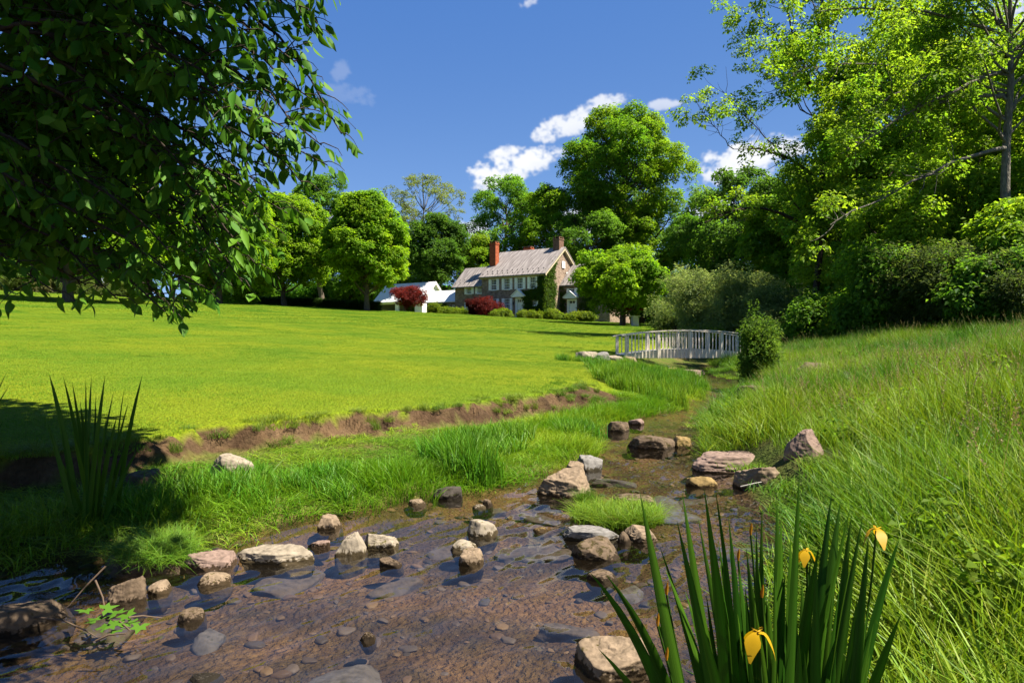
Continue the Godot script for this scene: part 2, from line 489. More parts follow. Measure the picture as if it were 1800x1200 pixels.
# [height, kind]: kind 0 stream bed, 1 low bank, 2 scarp of bare soil, 3 lawn, 4 right bank
func land(x: float, z: float) -> Array:
	var p := Vector2(x + 0.00137, z + 0.00071)
	var wl := level(z)
	var nz := noise_a.get_noise_2d(x * 3.0, z * 3.0)
	var far := absf(x) > 45.0 or z > 62.0
	var in_water := not far and Geometry2D.is_point_in_polygon(p, water_poly)
	if in_water:
		var d := minf(to_line(p, water_line), 2.0)
		return [wl - 0.13 * smoothstep(-0.05, 0.5, d) - 0.02 + nz * 0.035, 0, -d, 9.0]
	var on_lawn := z > 60.0 and x < 20.0 + (z - 60.0) * 2.0 or Geometry2D.is_point_in_polygon(p, lawn_poly)
	var is_left := on_lawn or Geometry2D.is_point_in_polygon(p, left_poly)
	if is_left:
		var dw := 9.0 if far else to_line(p, left_line)
		var dl := 30.0 if far else to_line(p, lawn_line)
		var sl := dl if on_lawn else -dl
		var shelf := wl + 0.02 + 0.07 * smoothstep(0.0, 0.25, dw) + 0.17 * smoothstep(0.1, 2.4, dw) + nz * 0.025
		var steep := 1.0 - smoothstep(13.6, 16.5, z)
		var wob := noise_a.get_noise_2d(x * 1.6 + 40.0, z * 1.6) * 0.30 + noise_a.get_noise_2d(x * 6.0, z * 6.0 + 9.0) * 0.14
		var k := smoothstep(lerpf(-1.6, -0.30, steep), lerpf(0.9, 0.10, steep), sl + wob * steep)
		var h := lerpf(shelf, lawn_height(x, z), k)
		if k > 0.04 and k < 0.96 and steep > 0.3: h += noise_a.get_noise_2d(x * 7.0, z * 7.0) * 0.09
		var kind := 3 if k >= 0.9 else (2 if k > 0.08 and steep > 0.25 else (3 if k > 0.4 else 1))
		return [h, kind, dw, sl]
	var dr := 20.0 if far else to_line(p, right_line)
	var up := 0.30 * smoothstep(0.0, 0.55, dr) + 0.155 * clampf(dr - 0.4, 0.0, 11.0) + 0.05 * clampf(dr - 11.4, 0.0, 60.0)
	return [wl + 0.03 + up + nz * 0.05 + noise_b.get_noise_2d(x * 4.0, z * 4.0) * 0.16 * smoothstep(0.5, 3.0, dr), 4, dr, 0.0]

var right_line := PackedVector2Array()
var water_line := PackedVector2Array()
var left_poly := PackedVector2Array()

func height(x: float, z: float) -> float: return land(x, z)[0]

func on_land(px: float, depth: float) -> Vector3:
	var x := (px - 900.0) / FOCAL * depth
	return Vector3(x, height(x, depth), -depth)

func ground() -> void:
	for q in left_water:
		left_line.append(Vector2(q[0], q[1])); water_poly.append(Vector2(q[0], q[1]))
	for q in right_water:
		right_line.append(Vector2(q[0], q[1])); water_poly.append(Vector2(q[0], q[1]))
	water_line = left_line.duplicate()
	water_line.append_array(right_line.slice(0, right_line.size() - 1))
	for q in lawn_edge:
		lawn_line.append(Vector2(q[0], q[1])); lawn_poly.append(Vector2(q[0], q[1]))
	lawn_poly.append_array(PackedVector2Array([Vector2(900, 61), Vector2(900, 2000), Vector2(-2000, 2000), Vector2(-2000, 2)]))
	left_poly = left_line.duplicate()
	left_poly.append_array(PackedVector2Array([Vector2(900, 61), Vector2(900, 2000), Vector2(-2000, 2000), Vector2(-2000, 3.6)]))
	var xs := []
	var zs := []
	var x := -900.0
	while x < 900.0:
		xs.append(x)
		x += 0.1 if x > -6.4 and x < 6.0 else (0.25 if x > -12.0 and x < 16.0 else clampf((absf(x) - 8.0) * 0.16, 0.4, 120.0))
	xs.append(900.0)
	var z := -40.0
	while z < 1800.0:
		zs.append(z)
		z += (4.0 if z < 0.0 else (0.1 if z < 16.0 else clampf(z * z * 0.0006, 0.15, 150.0)))
	var b := MB.new()
	var nx := xs.size()
	var grid := PackedFloat32Array()
	for zz in zs:
		for xx in xs:
			var q := land(xx, zz)
			var h: float = q[0]
			grid.append(h)
			var t := noise_a.get_noise_2d(xx * 2.0 + 100.0, zz * 2.0)
			var t2 := noise_b.get_noise_2d(xx * 2.5, zz * 2.5)
			var c := Vector3(0.10, 0.155, 0.012)
			match q[1]:
				0: c = Vector3(0.108, 0.062, 0.024).lerp(Vector3(0.040, 0.027, 0.012), clampf(0.5 + t * 1.3, 0, 1))
				1: c = Vector3(0.085, 0.125, 0.018).lerp(Vector3(0.16, 0.12, 0.05), clampf(0.25 + t * 1.2, 0, 1))
				2: c = Vector3(0.135, 0.088, 0.048).lerp(Vector3(0.06, 0.038, 0.022), clampf(0.5 + t * 1.5, 0, 1))
				3: c = Vector3(0.125, 0.205, 0.008).lerp(Vector3(0.19, 0.24, 0.011), clampf(0.5 + t2 * 1.4 + t * 0.3, 0, 1))
				4: c = Vector3(0.06, 0.095, 0.014).lerp(Vector3(0.10, 0.085, 0.03), clampf(0.2 + t, 0, 1))
			b.v.append(Vector3(xx, h, -zz))
			b.c.append(Color(c.x, c.y, c.z))
			b.uv.append(Vector2(xx, zz))
	for j in zs.size():
		for i in nx:
			var i0 := maxi(i - 1, 0)
			var i1 := mini(i + 1, nx - 1)
			var j0 := maxi(j - 1, 0)
			var j1 := mini(j + 1, zs.size() - 1)
			var gx: float = (grid[j * nx + i1] - grid[j * nx + i0]) / (xs[i1] - xs[i0])
			var gz: float = (grid[j1 * nx + i] - grid[j0 * nx + i]) / (zs[j1] - zs[j0])
			b.n.append(Vector3(-gx, 1.0, gz).normalized())
			if i < nx - 1 and j < zs.size() - 1:
				var a: int = j * nx + i
				b.ix.append_array(PackedInt32Array([a, a + nx, a + nx + 1, a, a + nx + 1, a + 1]))
	tag(part("ground", b.mesh(), M.ground, self), "sloping lawn and soil banks either side of the stream", "", "", "structure")

func water() -> void:
	var f := FastNoiseLite.new()
	f.seed = 3; f.frequency = 1.0; f.fractal_octaves = 3
	var xs := []
	var zs := []
	var x := -7.5
	while x < 11.0:
		xs.append(x); x += 0.055
	var z := -1.0
	while z < 36.0:
		zs.append(z); z += clampf(z * 0.012, 0.035, 0.2)
	var b := MB.new()
	var nx := xs.size()
	var g := PackedFloat32Array()
	# broken water: [x, depth, radius, strength]
	var riffles := [[1.75, 5.8, 0.6, 1.6], [1.75, 8.3, 0.8, 0.9], [1.3, 8.9, 0.5, 1.0], [-2.6, 3.6, 0.9, 0.8], [-3.1, 4.4, 0.7, 0.8], [2.8, 11.2, 0.8, 0.3], [-1.1, 5.4, 0.4, 0.35], [0.6, 6.1, 0.5, 0.3]]
	for zz in zs:
		for xx in xs:
			var along: float = xx * 0.5 + zz * 0.866
			var across: float = xx * 0.866 - zz * 0.5
			var wob := f.get_noise_2d(xx * 0.9, zz * 0.9) * 0.8
			var rough := 0.0
			for r in riffles:
				var d2: float = ((xx - r[0]) * (xx - r[0]) + (zz - r[1]) * (zz - r[1])) / (r[2] * r[2])
				if d2 < 4.0: rough += r[3] * exp(-d2 * 1.6)
			var h := f.get_noise_2d(along * 1.6 + wob, across * 4.6) * 0.012
			h += f.get_noise_2d(along * 5.5 + 50.0, across * 9.0 + wob * 2.0) * 0.0042
			h += rough * (f.get_noise_2d(along * 4.0, across * 6.0 + 20.0) * 0.035 + f.get_noise_2d(along * 13.0, across * 15.0) * 0.012)
			g.append(h)
			b.v.append(Vector3(xx, level(zz) + h, -zz))
			b.c.append(Color.WHITE); b.uv.append(Vector2(xx, zz))
	for j in zs.size():
		for i in nx:
			var i0 := maxi(i - 1, 0)
			var i1 := mini(i + 1, nx - 1)
			var j0 := maxi(j - 1, 0)
			var j1 := mini(j + 1, zs.size() - 1)
			b.n.append(Vector3(-(g[j * nx + i1] - g[j * nx + i0]) / (xs[i1] - xs[i0]), 1.0, (g[j1 * nx + i] - g[j0 * nx + i]) / (zs[j1] - zs[j0])).normalized())
	var keep := PackedByteArray()
	for zz in zs:
		for xx in xs:
			var p := Vector2(xx, zz)
			keep.append(1 if Geometry2D.is_point_in_polygon(p, water_poly) else 0)
	for j in zs.size() - 1:
		for i in nx - 1:
			var near := false
			for dj in range(-2, 4):
				for di in range(-3, 5):
					var jj: int = clampi(j + dj, 0, zs.size() - 1)
					var ii: int = clampi(i + di, 0, nx - 1)
					if keep[jj * nx + ii]: near = true; break
				if near: break
			if near:
				var a: int = j * nx + i
				b.ix.append_array(PackedInt32Array([a, a + nx, a + nx + 1, a, a + nx + 1, a + 1]))
	tag(part("stream_water", b.mesh(), M.water, self), "clear shallow stream flowing over a brown stony bed", "", "", "structure")
	# the stony bed under it
	var kinds := []
	for k in 4:
		kinds.append(rock_mesh(200 + k, Vector3(1, 0.5, 0.72), 2, 0.85, 0.0))
	var bed := Node3D.new()
	bed.name = numbered("cobble_bed")
	add_child(bed)
	tag(bed, "brown and ochre cobbles lying under the stream water", "cobbles", "", "stuff")
	for k in 4:
		var spots := []
		var tints := []
		for i in 2200:
			var zz := pow(R(0, 1), 1.5) * 15.0 + 1.6
			var xx := R(-5.5, 4.6)
			if not Geometry2D.is_point_in_polygon(Vector2(xx, zz), water_poly): continue
			var s := 0.012 + pow(R(0, 1), 4.0) * 0.062
			var y := height(xx, zz)
			spots.append(Transform3D(Basis.from_euler(Vector3(R(-0.3, 0.3), R(0, TAU), R(-0.3, 0.3))).scaled(Vector3(s, minf(s * 0.85, 0.05), s)), Vector3(xx, y + s * 0.06, -zz)))
			var c: Vector3 = [Vector3(0.095, 0.055, 0.025), Vector3(0.065, 0.043, 0.025), Vector3(0.11, 0.066, 0.024), Vector3(0.075, 0.055, 0.038), Vector3(0.035, 0.025, 0.016)][rng.randi() % 5] * R(0.7, 1.2)
			tints.append(Color(c.x, c.y, c.z))
		many("cobble", kinds[k], M.cobble, bed, spots, tints)

# ------------------------------------------------------------------ the farmhouse. Local x runs along the front, y up, z towards the viewer; the corner of the main block is the origin
const HOUSE_TURN := -0.5825

func holed(b: MB, x0: float, x1: float, y0: float, y1: float, z0: float, z1: float, holes: Array) -> void:
	var xs := [x0, x1]
	var ys := [y0, y1]
	for h in holes:
		xs.append_array([h[0], h[1]]); ys.append_array([h[2], h[3]])
	xs.sort(); ys.sort()
	for i in xs.size() - 1:
		for j in ys.size() - 1:
			if xs[i + 1] - xs[i] < 0.001 or ys[j + 1] - ys[j] < 0.001: continue
			var cx: float = (xs[i] + xs[i + 1]) / 2.0
			var cy: float = (ys[j] + ys[j + 1]) / 2.0
			var open := false
			for h in holes:
				if cx > h[0] and cx < h[1] and cy > h[2] and cy < h[3]: open = true
			if not open: b.box(Vector3(xs[i], ys[j], z0), Vector3(xs[i + 1], ys[j + 1], z1))

# sash window with muntins, in an opening of a wall whose face is at z
func window(root: Node3D, cx: float, y0: float, w: float, h: float, z: float, cols := 3, rows := 4) -> void:
	var b := MB.new()
	var f := 0.07
	b.box(Vector3(cx - w / 2, y0, z - 0.16), Vector3(cx - w / 2 + f, y0 + h, z - 0.02))
	b.box(Vector3(cx + w / 2 - f, y0, z - 0.16), Vector3(cx + w / 2, y0 + h, z - 0.02))
	b.box(Vector3(cx - w / 2 + f, y0 + h - f, z - 0.16), Vector3(cx + w / 2 - f, y0 + h, z - 0.02))
	b.box(Vector3(cx - w / 2 + f, y0, z - 0.16), Vector3(cx + w / 2 - f, y0 + f, z - 0.02))
	var win := part("window", b.mesh(), M.paint_white, root)
	var s := MB.new()
	s.box(Vector3(cx - w / 2 - 0.08, y0 - 0.07, z - 0.14), Vector3(cx + w / 2 + 0.08, y0 - 0.003, z + 0.07))
	part("sill", s.mesh(), M.paint_white, win)
	var iw := w - 2 * f
	var ih := h - 2 * f
	for i in range(1, cols):
		var m := MB.new()
		var x := cx - iw / 2 + iw * i / cols
		m.box(Vector3(x - 0.018, y0 + f, z - 0.12), Vector3(x + 0.018, y0 + h - f, z - 0.075))
		part("muntin", m.mesh(), M.paint_white, win)
	for j in range(1, rows):
		var m := MB.new()
		var y := y0 + f + ih * j / rows
		var t := 0.04 if j == rows / 2 and rows > 2 else 0.018
		m.box(Vector3(cx - iw / 2, y - t, z - 0.125), Vector3(cx + iw / 2, y + t, z - 0.07))
		part("muntin", m.mesh(), M.paint_white, win)
	var g := MB.new()
	g.quad(Vector3(cx - iw / 2, y0 + f, z - 0.105), Vector3(cx + iw / 2, y0 + f, z - 0.105), Vector3(cx + iw / 2, y0 + h - f, z - 0.105), Vector3(cx - iw / 2, y0 + h - f, z - 0.105), Vector3(0, 0, 1))
	part("pane", g.mesh(), M.glass, win)

func shutter(root: Node3D, cx: float, y0: float, w: float, h: float, z: float) -> void:
	var b := MB.new()
	b.box(Vector3(cx - w / 2, y0, z + 0.012), Vector3(cx + w / 2, y0 + h, z + 0.05))
	for k in 2:
		var a := y0 + h * (0.06 + 0.47 * k)
		b.box(Vector3(cx - w / 2 + 0.06, a, z + 0.0505), Vector3(cx + w / 2 - 0.06, a + h * 0.41, z + 0.064))
	var s := part("shutter", b.mesh(), M.paint_white, root)
	var d := MB.new()
	d.box(Vector3(cx - 0.05, y0 + h * 0.49, z + 0.052), Vector3(cx + 0.05, y0 + h * 0.49 + 0.03, z + 0.08))
	part("shutter_hook", d.mesh(), M.dark_iron, s)

# gable roof over x0..x1 and z0 (back) .. z1 (front)
func gable_roof(root: Node3D, x0: float, x1: float, z0: float, z1: float, eave: float, ridge: float, over: float, m: Material, called := "roof") -> MeshInstance3D:
	var b := MB.new()
	var zm := (z0 + z1) / 2
	var run := (z1 - z0) / 2
	var slope := (ridge - eave) / run
	var thick := 0.16
	var ze := z1 + over
	var zb := z0 - over
	var ye := eave - slope * over
	for s in [[ze, 1.0], [zb, -1.0]]:
		var e: float = s[0]
		var a := Vector3(x0, ye, e)
		var c := Vector3(x1, ye, e)
		var d := Vector3(x1, ridge, zm)
		var f := Vector3(x0, ridge, zm)
		var up := Vector3(0, thick, 0)
		b.quad(a + up, c + up, d + up, f + up, Vector3(0, 1, s[1]))
		b.quad(a, c, d, f, Vector3(0, -1, -s[1]))
		b.quad(a, c, c + up, a + up, Vector3(0, 0, s[1]))
		b.quad(a, f, f + up, a + up, Vector3(-1, 0, 0))
		b.quad(c, d, d + up, c + up, Vector3(1, 0, 0))
	return part(called, b.mesh(), m, root)

func gable_end(b: MB, x0: float, x1: float, z0: float, z1: float, y: float, top: float) -> void:
	var zm := (z0 + z1) / 2
	for x in [x0, x1]:
		b.tri(Vector3(x, y, z0), Vector3(x, y, z1), Vector3(x, top, zm), Vector3(-1 if x == x0 else 1, 0, 0))
	b.quad(Vector3(x0, y, z1), Vector3(x1, y, z1), Vector3(x1, top, zm), Vector3(x0, top, zm), Vector3(0, 1, 1))
	b.quad(Vector3(x0, y, z0), Vector3(x1, y, z0), Vector3(x1, top, zm), Vector3(x0, top, zm), Vector3(0, 1, -1))

func chimney(root: Node3D, x: float, z: float, w: float, d: float, y0: float, y1: float, m: Material) -> void:
	var b := MB.new()
	b.box(Vector3(x - w / 2, y0, z - d / 2), Vector3(x + w / 2, y1 - 0.35, z + d / 2))
	b.box(Vector3(x - w / 2 - 0.06, y1 - 0.35, z - d / 2 - 0.06), Vector3(x + w / 2 + 0.06, y1 - 0.18, z + d / 2 + 0.06))
	var c := part("chimney", b.mesh(), m, root)
	for k in 4:
		var t := MB.new()
		var px := x + (w / 2 - 0.1) * (1 if k & 1 else -1)
		var pz := z + (d / 2 - 0.1) * (1 if k & 2 else -1)
		t.box(Vector3(px - 0.1, y1 - 0.18, pz - 0.1), Vector3(px + 0.1, y1, pz + 0.1))
		part("chimney_block", t.mesh(), m, c)
	var cap := MB.new()
	cap.box(Vector3(x - w / 2 - 0.02, y1, z - d / 2 - 0.02), Vector3(x + w / 2 + 0.02, y1 + 0.08, z + d / 2 + 0.02))
	part("chimney_cap", cap.mesh(), M.brick_brown, c)

func front_door(root: Node3D, cx: float, y0: float, z: float, lights: int) -> void:
	var f := MB.new()
	for s in [-1.0, 1.0]:
		f.box(Vector3(cx + s * 0.62 - 0.13, y0, z - 0.2), Vector3(cx + s * 0.62 + 0.13, y0 + 2.5, z + 0.07))
	f.box(Vector3(cx - 0.75, y0 + 2.503, z - 0.2), Vector3(cx + 0.75, y0 + 2.68, z + 0.07))
	part("door_frame", f.mesh(), M.paint_white, root)
	var b := MB.new()
	b.box(Vector3(cx - 0.487, y0 + 0.02, z - 0.16), Vector3(cx + 0.487, y0 + 2.02, z - 0.1))
	for k in 4:
		var x := cx + (-0.24 if k & 1 else 0.24)
		var y := y0 + (0.2 if k < 2 else 1.05)
		b.box(Vector3(x - 0.17, y, z - 0.0995), Vector3(x + 0.17, y + 0.7, z - 0.085))
	var d := part("door", b.mesh(), M.paint_white, root)
	var k := MB.new()
	k.tube([Vector3(cx - 0.38, y0 + 1.0, z - 0.1), Vector3(cx - 0.38, y0 + 1.0, z - 0.03)], [0.02, 0.045], 8)
	part("handle", k.mesh(), M.dark_iron, d)
	var t := MB.new()
	var lights_at := []
	for i in lights:
		var x := cx - 0.45 + 0.9 / lights * i
		lights_at.append([x + 0.04, x + 0.9 / lights - 0.04, y0 + 2.1, y0 + 2.42])
	holed(t, cx - 0.487, cx + 0.487, y0 + 2.02, y0 + 2.5, z - 0.16, z - 0.11, lights_at)
	var tr := part("transom", t.mesh(), M.paint_white, root)
	for i in lights:
		var g := MB.new()
		var w := 0.9 / lights
		var x := cx - 0.45 + w * i
		g.quad(Vector3(x + 0.04, y0 + 2.1, z - 0.135), Vector3(x + w - 0.04, y0 + 2.1, z - 0.135), Vector3(x + w - 0.04, y0 + 2.42, z - 0.135), Vector3(x + 0.04, y0 + 2.42, z - 0.135), Vector3(0, 0, 1))
		part("transom_light", g.mesh(), M.glass, tr)
	# pediment hood on the wall above
	var h := MB.new()
	var y := y0 + 2.75
	h.box(Vector3(cx - 1.0, y, z + 0.003), Vector3(cx + 1.0, y + 0.13, z + 0.75))
	h.tri(Vector3(cx - 0.95, y + 0.13, z + 0.72), Vector3(cx + 0.95, y + 0.13, z + 0.72), Vector3(cx, y + 0.92, z + 0.72), Vector3(0, 0, 1))
	for s in [-1.0, 1.0]:
		var a := Vector3(cx + s * 1.08, y + 0.1, z + 0.003)
		var c := Vector3(cx, y + 0.96, z + 0.003)
		var o := Vector3(0, 0, 0.8)
		var up := Vector3(0, 0.09, 0)
		h.quad(a + up, c + up, c + o + up, a + o + up, Vector3(s, 1, 0))
		h.quad(a, c, c + o, a + o, Vector3(-s, -1, 0))
		h.quad(a + o, c + o, c + o + up, a + o + up, Vector3(0, 0, 1))
		h.quad(a, a + o, a + o + up, a + up, Vector3(s, 0, 0))
	part("door_hood", h.mesh(), M.paint_white, root)
	var l := MB.new()
	l.box(Vector3(cx - 1.12, y0 + 1.75, z + 0.02), Vector3(cx - 0.96, y0 + 2.15, z + 0.2))
	part("wall_lantern", l.mesh(), M.dark_iron, root)

func wall_block(root: Node3D, x0: float, x1: float, z0: float, z1: float, y0: float, eave: float, ridge: float, holes: Array, m: Material) -> void:
	var b := MB.new()
	var t := 0.45
	holed(b, x0, x1, y0, eave, z1 - t, z1, holes)
	b.box(Vector3(x0, y0, z0), Vector3(x1, eave, z0 + t))
	b.box(Vector3(x0, y0, z0 + t), Vector3(x0 + t, eave, z1 - t))
	b.box(Vector3(x1 - t, y0, z0 + t), Vector3(x1, eave, z1 - t))
	gable_end(b, x0, x1, z0, z1, eave, ridge - 0.02)
	part("wall", b.mesh(), m, root)
	var f := MB.new()
	f.box(Vector3(x0 + t, eave - 0.2, z0 + t), Vector3(x1 - t, eave - 0.02, z1 - t))
	f.box(Vector3(x0 + t, (y0 + eave) / 2, z0 + t), Vector3(x1 - t, (y0 + eave) / 2 + 0.2, z1 - t))
	part("floor", f.mesh(), M.room_floor, root)

func house() -> void:
	var h := thing("farmhouse", "old fieldstone farmhouse with slate roofs and white shutters on the hill", "house", Vector3(4.37, 4.55, -92.0), HOUSE_TURN)
	# main block
	var holes := []
	var up := [-8.3, -6.05, -3.9, -1.8]
	for x in up: holes.append([x - 0.45, x + 0.45, 4.3, 5.85])
	for x in [-8.3, -6.05]: holes.append([x - 0.45, x + 0.45, 1.4, 3.05])
	holes.append([-3.9 - 0.62, -3.9 + 0.62, 0.4, 3.0])
	holes.append([-1.78, -1.22, 1.95, 2.75])
	wall_block(h, -10.4, 0.0, -10.3, 0.0, -1.2, 6.35, 10.2, holes, M.fieldstone)
	for x in up:
		window(h, x, 4.3, 0.9, 1.55, 0.0)
		for s in [-1.0, 1.0]: shutter(h, x + s * 0.68, 4.28, 0.42, 1.6, 0.0)
	for x in [-8.3, -6.05]:
		window(h, x, 1.4, 0.9, 1.65, 0.0)
		for s in [-1.0, 1.0]: shutter(h, x + s * 0.68, 1.38, 0.42, 1.7, 0.0)
	window(h, -1.5, 1.95, 0.56, 0.8, 0.0, 2, 2)
	shutter(h, -1.0, 1.93, 0.42, 0.84, 0.0)
	front_door(h, -3.9, 0.4, 0.0, 3)
	var roof := gable_roof(h, -10.75, 0.4, -10.3, 0.0, 6.37, 10.22, 0.4, M.slate)
	var tr := MB.new()
	tr.box(Vector3(-10.7, 5.92, 0.003), Vector3(0.35, 6.25, 0.14))
	for s in [1.0, -1.0]:
		var e := Vector3(0.03, 6.2, -5.15 + s * 5.4)
		var c := Vector3(0.03, 10.18, -5.15)
		var o := Vector3(0.33, 0, 0)
		var dn := Vector3(0, -0.28, 0)
		tr.quad(e + o, c + o, c + o + dn, e + o + dn, Vector3(1, 0, 0))
		tr.quad(e, c, c + dn, e + dn, Vector3(-1, 0, 0))
		tr.quad(e + dn, c + dn, c + o + dn, e + o + dn, Vector3(0, -1, 0))
	part("cornice", tr.mesh(), M.paint_cream, h)
	guards(roof, -10.5, 0.1, 0.28, 6.2, 0.7476)
	chimney(h, -9.9, -2.4, 1.05, 0.9, 7.6, 11.5, M.brick_red)
	chimney(h, -6.6, -6.6, 1.2, 0.9, 8.6, 11.0, M.brick_red)
	chimney(h, -0.75, -5.15, 1.0, 1.3, 9.4, 11.75, M.brick_brown)
	# gable windows on the lit end
	for y in [[5.6, 1.3], [7.4, 0.95]]:
		var g := Node3D.new()
		g.name = "gable_window"
		h.add_child(g, true)
		g.rotation.y = PI / 2
		g.position = Vector3(0.1, y[0], -5.15 if y[0] > 7 else -6.4)
		var b := MB.new()
		b.box(Vector3(-0.42, 0, -0.05), Vector3(0.42, y[1], 0.02))
		part("gable_frame", b.mesh(), M.paint_white, g)
		for i in 2:
			for j in 2:
				var p := MB.new()
				p.box(Vector3(-0.3 + i * 0.32, 0.1 + j * y[1] * 0.45, 0.0205), Vector3(-0.02 + i * 0.32, 0.1 + j * y[1] * 0.45 + y[1] * 0.36, 0.024))
				part("gable_pane", p.mesh(), M.curtain, g)
	var pipe := MB.new()
	pipe.tube([Vector3(0.1, 5.9, 0.16), Vector3(0.08, 5.5, 0.09), Vector3(0.08, -0.5, 0.09)], [0.05, 0.05, 0.05], 8)
	part("downpipe", pipe.mesh(), M.paint_cream, h)
	# lower wing at the far end
	holes = []
	for q in [[-12.9, 3.95, 0.95], [-10.95, 3.95, 0.95], [-12.9, 1.5, 1.25], [-10.95, 1.5, 1.25]]:
		holes.append([q[0] - 0.42, q[0] + 0.42, q[1], q[1] + q[2]])
	wall_block(h, -15.5, -10.403, -6.4, -0.3, -1.0, 5.2, 7.95, holes, M.fieldstone)
	for q in [[-12.9, 3.95, 0.95], [-12.9, 1.5, 1.25], [-10.95, 3.95, 0.95], [-10.95, 1.5, 1.25]]:
		window(h, q[0], q[1], 0.84, q[2], -0.3)
		for s in [-1.0, 1.0]:
			if q[0] + s * 0.64 < -10.6: shutter(h, q[0] + s * 0.64, q[1] - 0.02, 0.4, q[2] + 0.04, -0.3)
	roof = gable_roof(h, -15.9, -10.42, -6.4, -0.3, 5.22, 7.97, 0.4, M.slate)
	guards(roof, -15.7, -10.6, -0.02, 5.1, 0.9)
	# lower wing at the near end, set back
	holes = [[1.43, 2.27, 3.35, 4.4], [1.85 - 0.62, 1.85 + 0.62, 0.25, 2.85]]
	wall_block(h, 0.003, 7.6, -11.0, -4.4, -1.5, 5.05, 7.95, holes, M.fieldstone)
	window(h, 1.85, 3.35, 0.84, 1.05, -4.4)
	for s in [-1.0, 1.0]: shutter(h, 1.85 + s * 0.64, 3.33, 0.4, 1.1, -4.4)
	front_door(h, 1.85, 0.25, -4.4, 2)
	roof = gable_roof(h, 0.05, 8.0, -11.0, -4.4, 5.07, 7.97, 0.4, M.slate)
	guards(roof, 0.2, 7.8, -4.12, 4.95, 0.88)
	var st := MB.new()
	st.box(Vector3(-4.9, -0.9, 0.1), Vector3(-2.9, 0.38, 1.3))
	part("doorstep", st.mesh(), M.stone_grey, h)
	st = MB.new()
	st.box(Vector3(0.9, -0.9, -4.3), Vector3(2.9, 0.23, -3.3))
	part("doorstep", st.mesh(), M.stone_grey, h)
	ivy(h)

func guards(roof: Node3D, x0: float, x1: float, z: float, y: float, slope: float) -> void:
	var b := MB.new()
	b.box(Vector3(-0.05, 0.0, -0.04), Vector3(0.05, 0.12, 0.04))
	var m := b.mesh()
	for row in 2:
		var n := int((x1 - x0) / 0.85)
		for i in n:
			var o := part("snow_guard", m, M.dark_iron, roof)
			var dz := 0.35 + row * 0.55
			o.position = Vector3(x0 + (i + 0.5 * row + 0.3) * 0.85, y + 0.16 + slope * dz - 0.02, z - dz)

func ivy(h: Node3D) -> void:
	var t := h.transform
	var v := thing("ivy_vine", "dense green ivy climbing the farmhouse corner up to the roof", "ivy", h.position, HOUSE_TURN)
	var stem := MB.new()
	for k in 5:
		var p := []
		var r := []
		var x := -0.4 - k * 0.45
		for i in 8:
			p.append(Vector3(x + sin(i * 1.3 + k) * 0.12, -0.4 + i * 0.75, 0.06))
			r.append(0.05 * (1.0 - i / 10.0))
		stem.tube(p, r, 5)
	part("stem", stem.mesh(), M.bark_dark, v)
	for k in 3:
		var spots := []
		var tints := []
		for i in 900:
			var p := Vector3.ZERO
			var out := Vector3(0, 0, 1)
			if i < 430:
				# front: solid near the corner, ragged towards the door
				var x := -R(0.0, 3.6)
				var y := R(-0.3, 6.0)
				var lim := 6.0 if x > -1.15 else (4.15 if x > -2.4 else 3.9)
				if y > lim + noise_a.get_noise_2d(x * 2.0, 3.0) * 0.4: continue
				if x < -2.45 and x > -2.95 and y > 3.2 and y < 5.7: pass
				elif x < -2.6 and y < 3.4 + x * 0.1 and x < -3.0: continue
				if absf(x + 1.35) < 0.72 and y > 1.8 and y < 2.9: continue
				if absf(x + 1.8) < 0.95 and y > 4.15: continue
				p = Vector3(x, y, R(0.02, 0.2))
			elif i < 820:
				# the sunlit end wall
				var z := -R(0.0, 4.6)
				var y := R(-0.2, 8.6)
				var top := 6.2 - z * 0.76
				if y > minf(top, 8.9) or z < -2.6 + noise_a.get_noise_2d(y * 1.4, 8.0) * 1.0 and y < 5.4 or z < -1.6 and y < 1.8: continue
				if y > 5.4 and z < -(y - 5.0) * 0.55 - 1.5 + noise_a.get_noise_2d(y * 2.0, 1.0): continue
				p = Vector3(R(0.03, 0.25), y, z)
				out = Vector3(1, 0, 0)
			else:
				var x := R(0.1, 5.5)
				var y := R(1.2, 4.8)
				if absf(x - 1.85) < 0.95 and y > 3.2: continue
				if absf(x - 1.85) < 1.1 and y < 3.3: continue
				p = Vector3(x, y, -4.4 + R(0.03, 0.18))
			var up := (out + Vector3(R(-0.4, 0.4), R(0.1, 0.7), R(-0.4, 0.4))).normalized()
			var sx := up.cross(Vector3(R(-1, 1), R(-1, 1), R(-1, 1))).normalized()
			var s := R(0.75, 1.25)
			spots.append(Transform3D(Basis(sx, up, sx.cross(up)).scaled(Vector3(s, s, s)), p))
			var g := R(0.75, 1.2)
			tints.append(Color(0.075 * g * R(0.85, 1.25), 0.15 * g, 0.012 * g))
		many("foliage", clump.ivy[k], M.leaf, v, spots, tints)

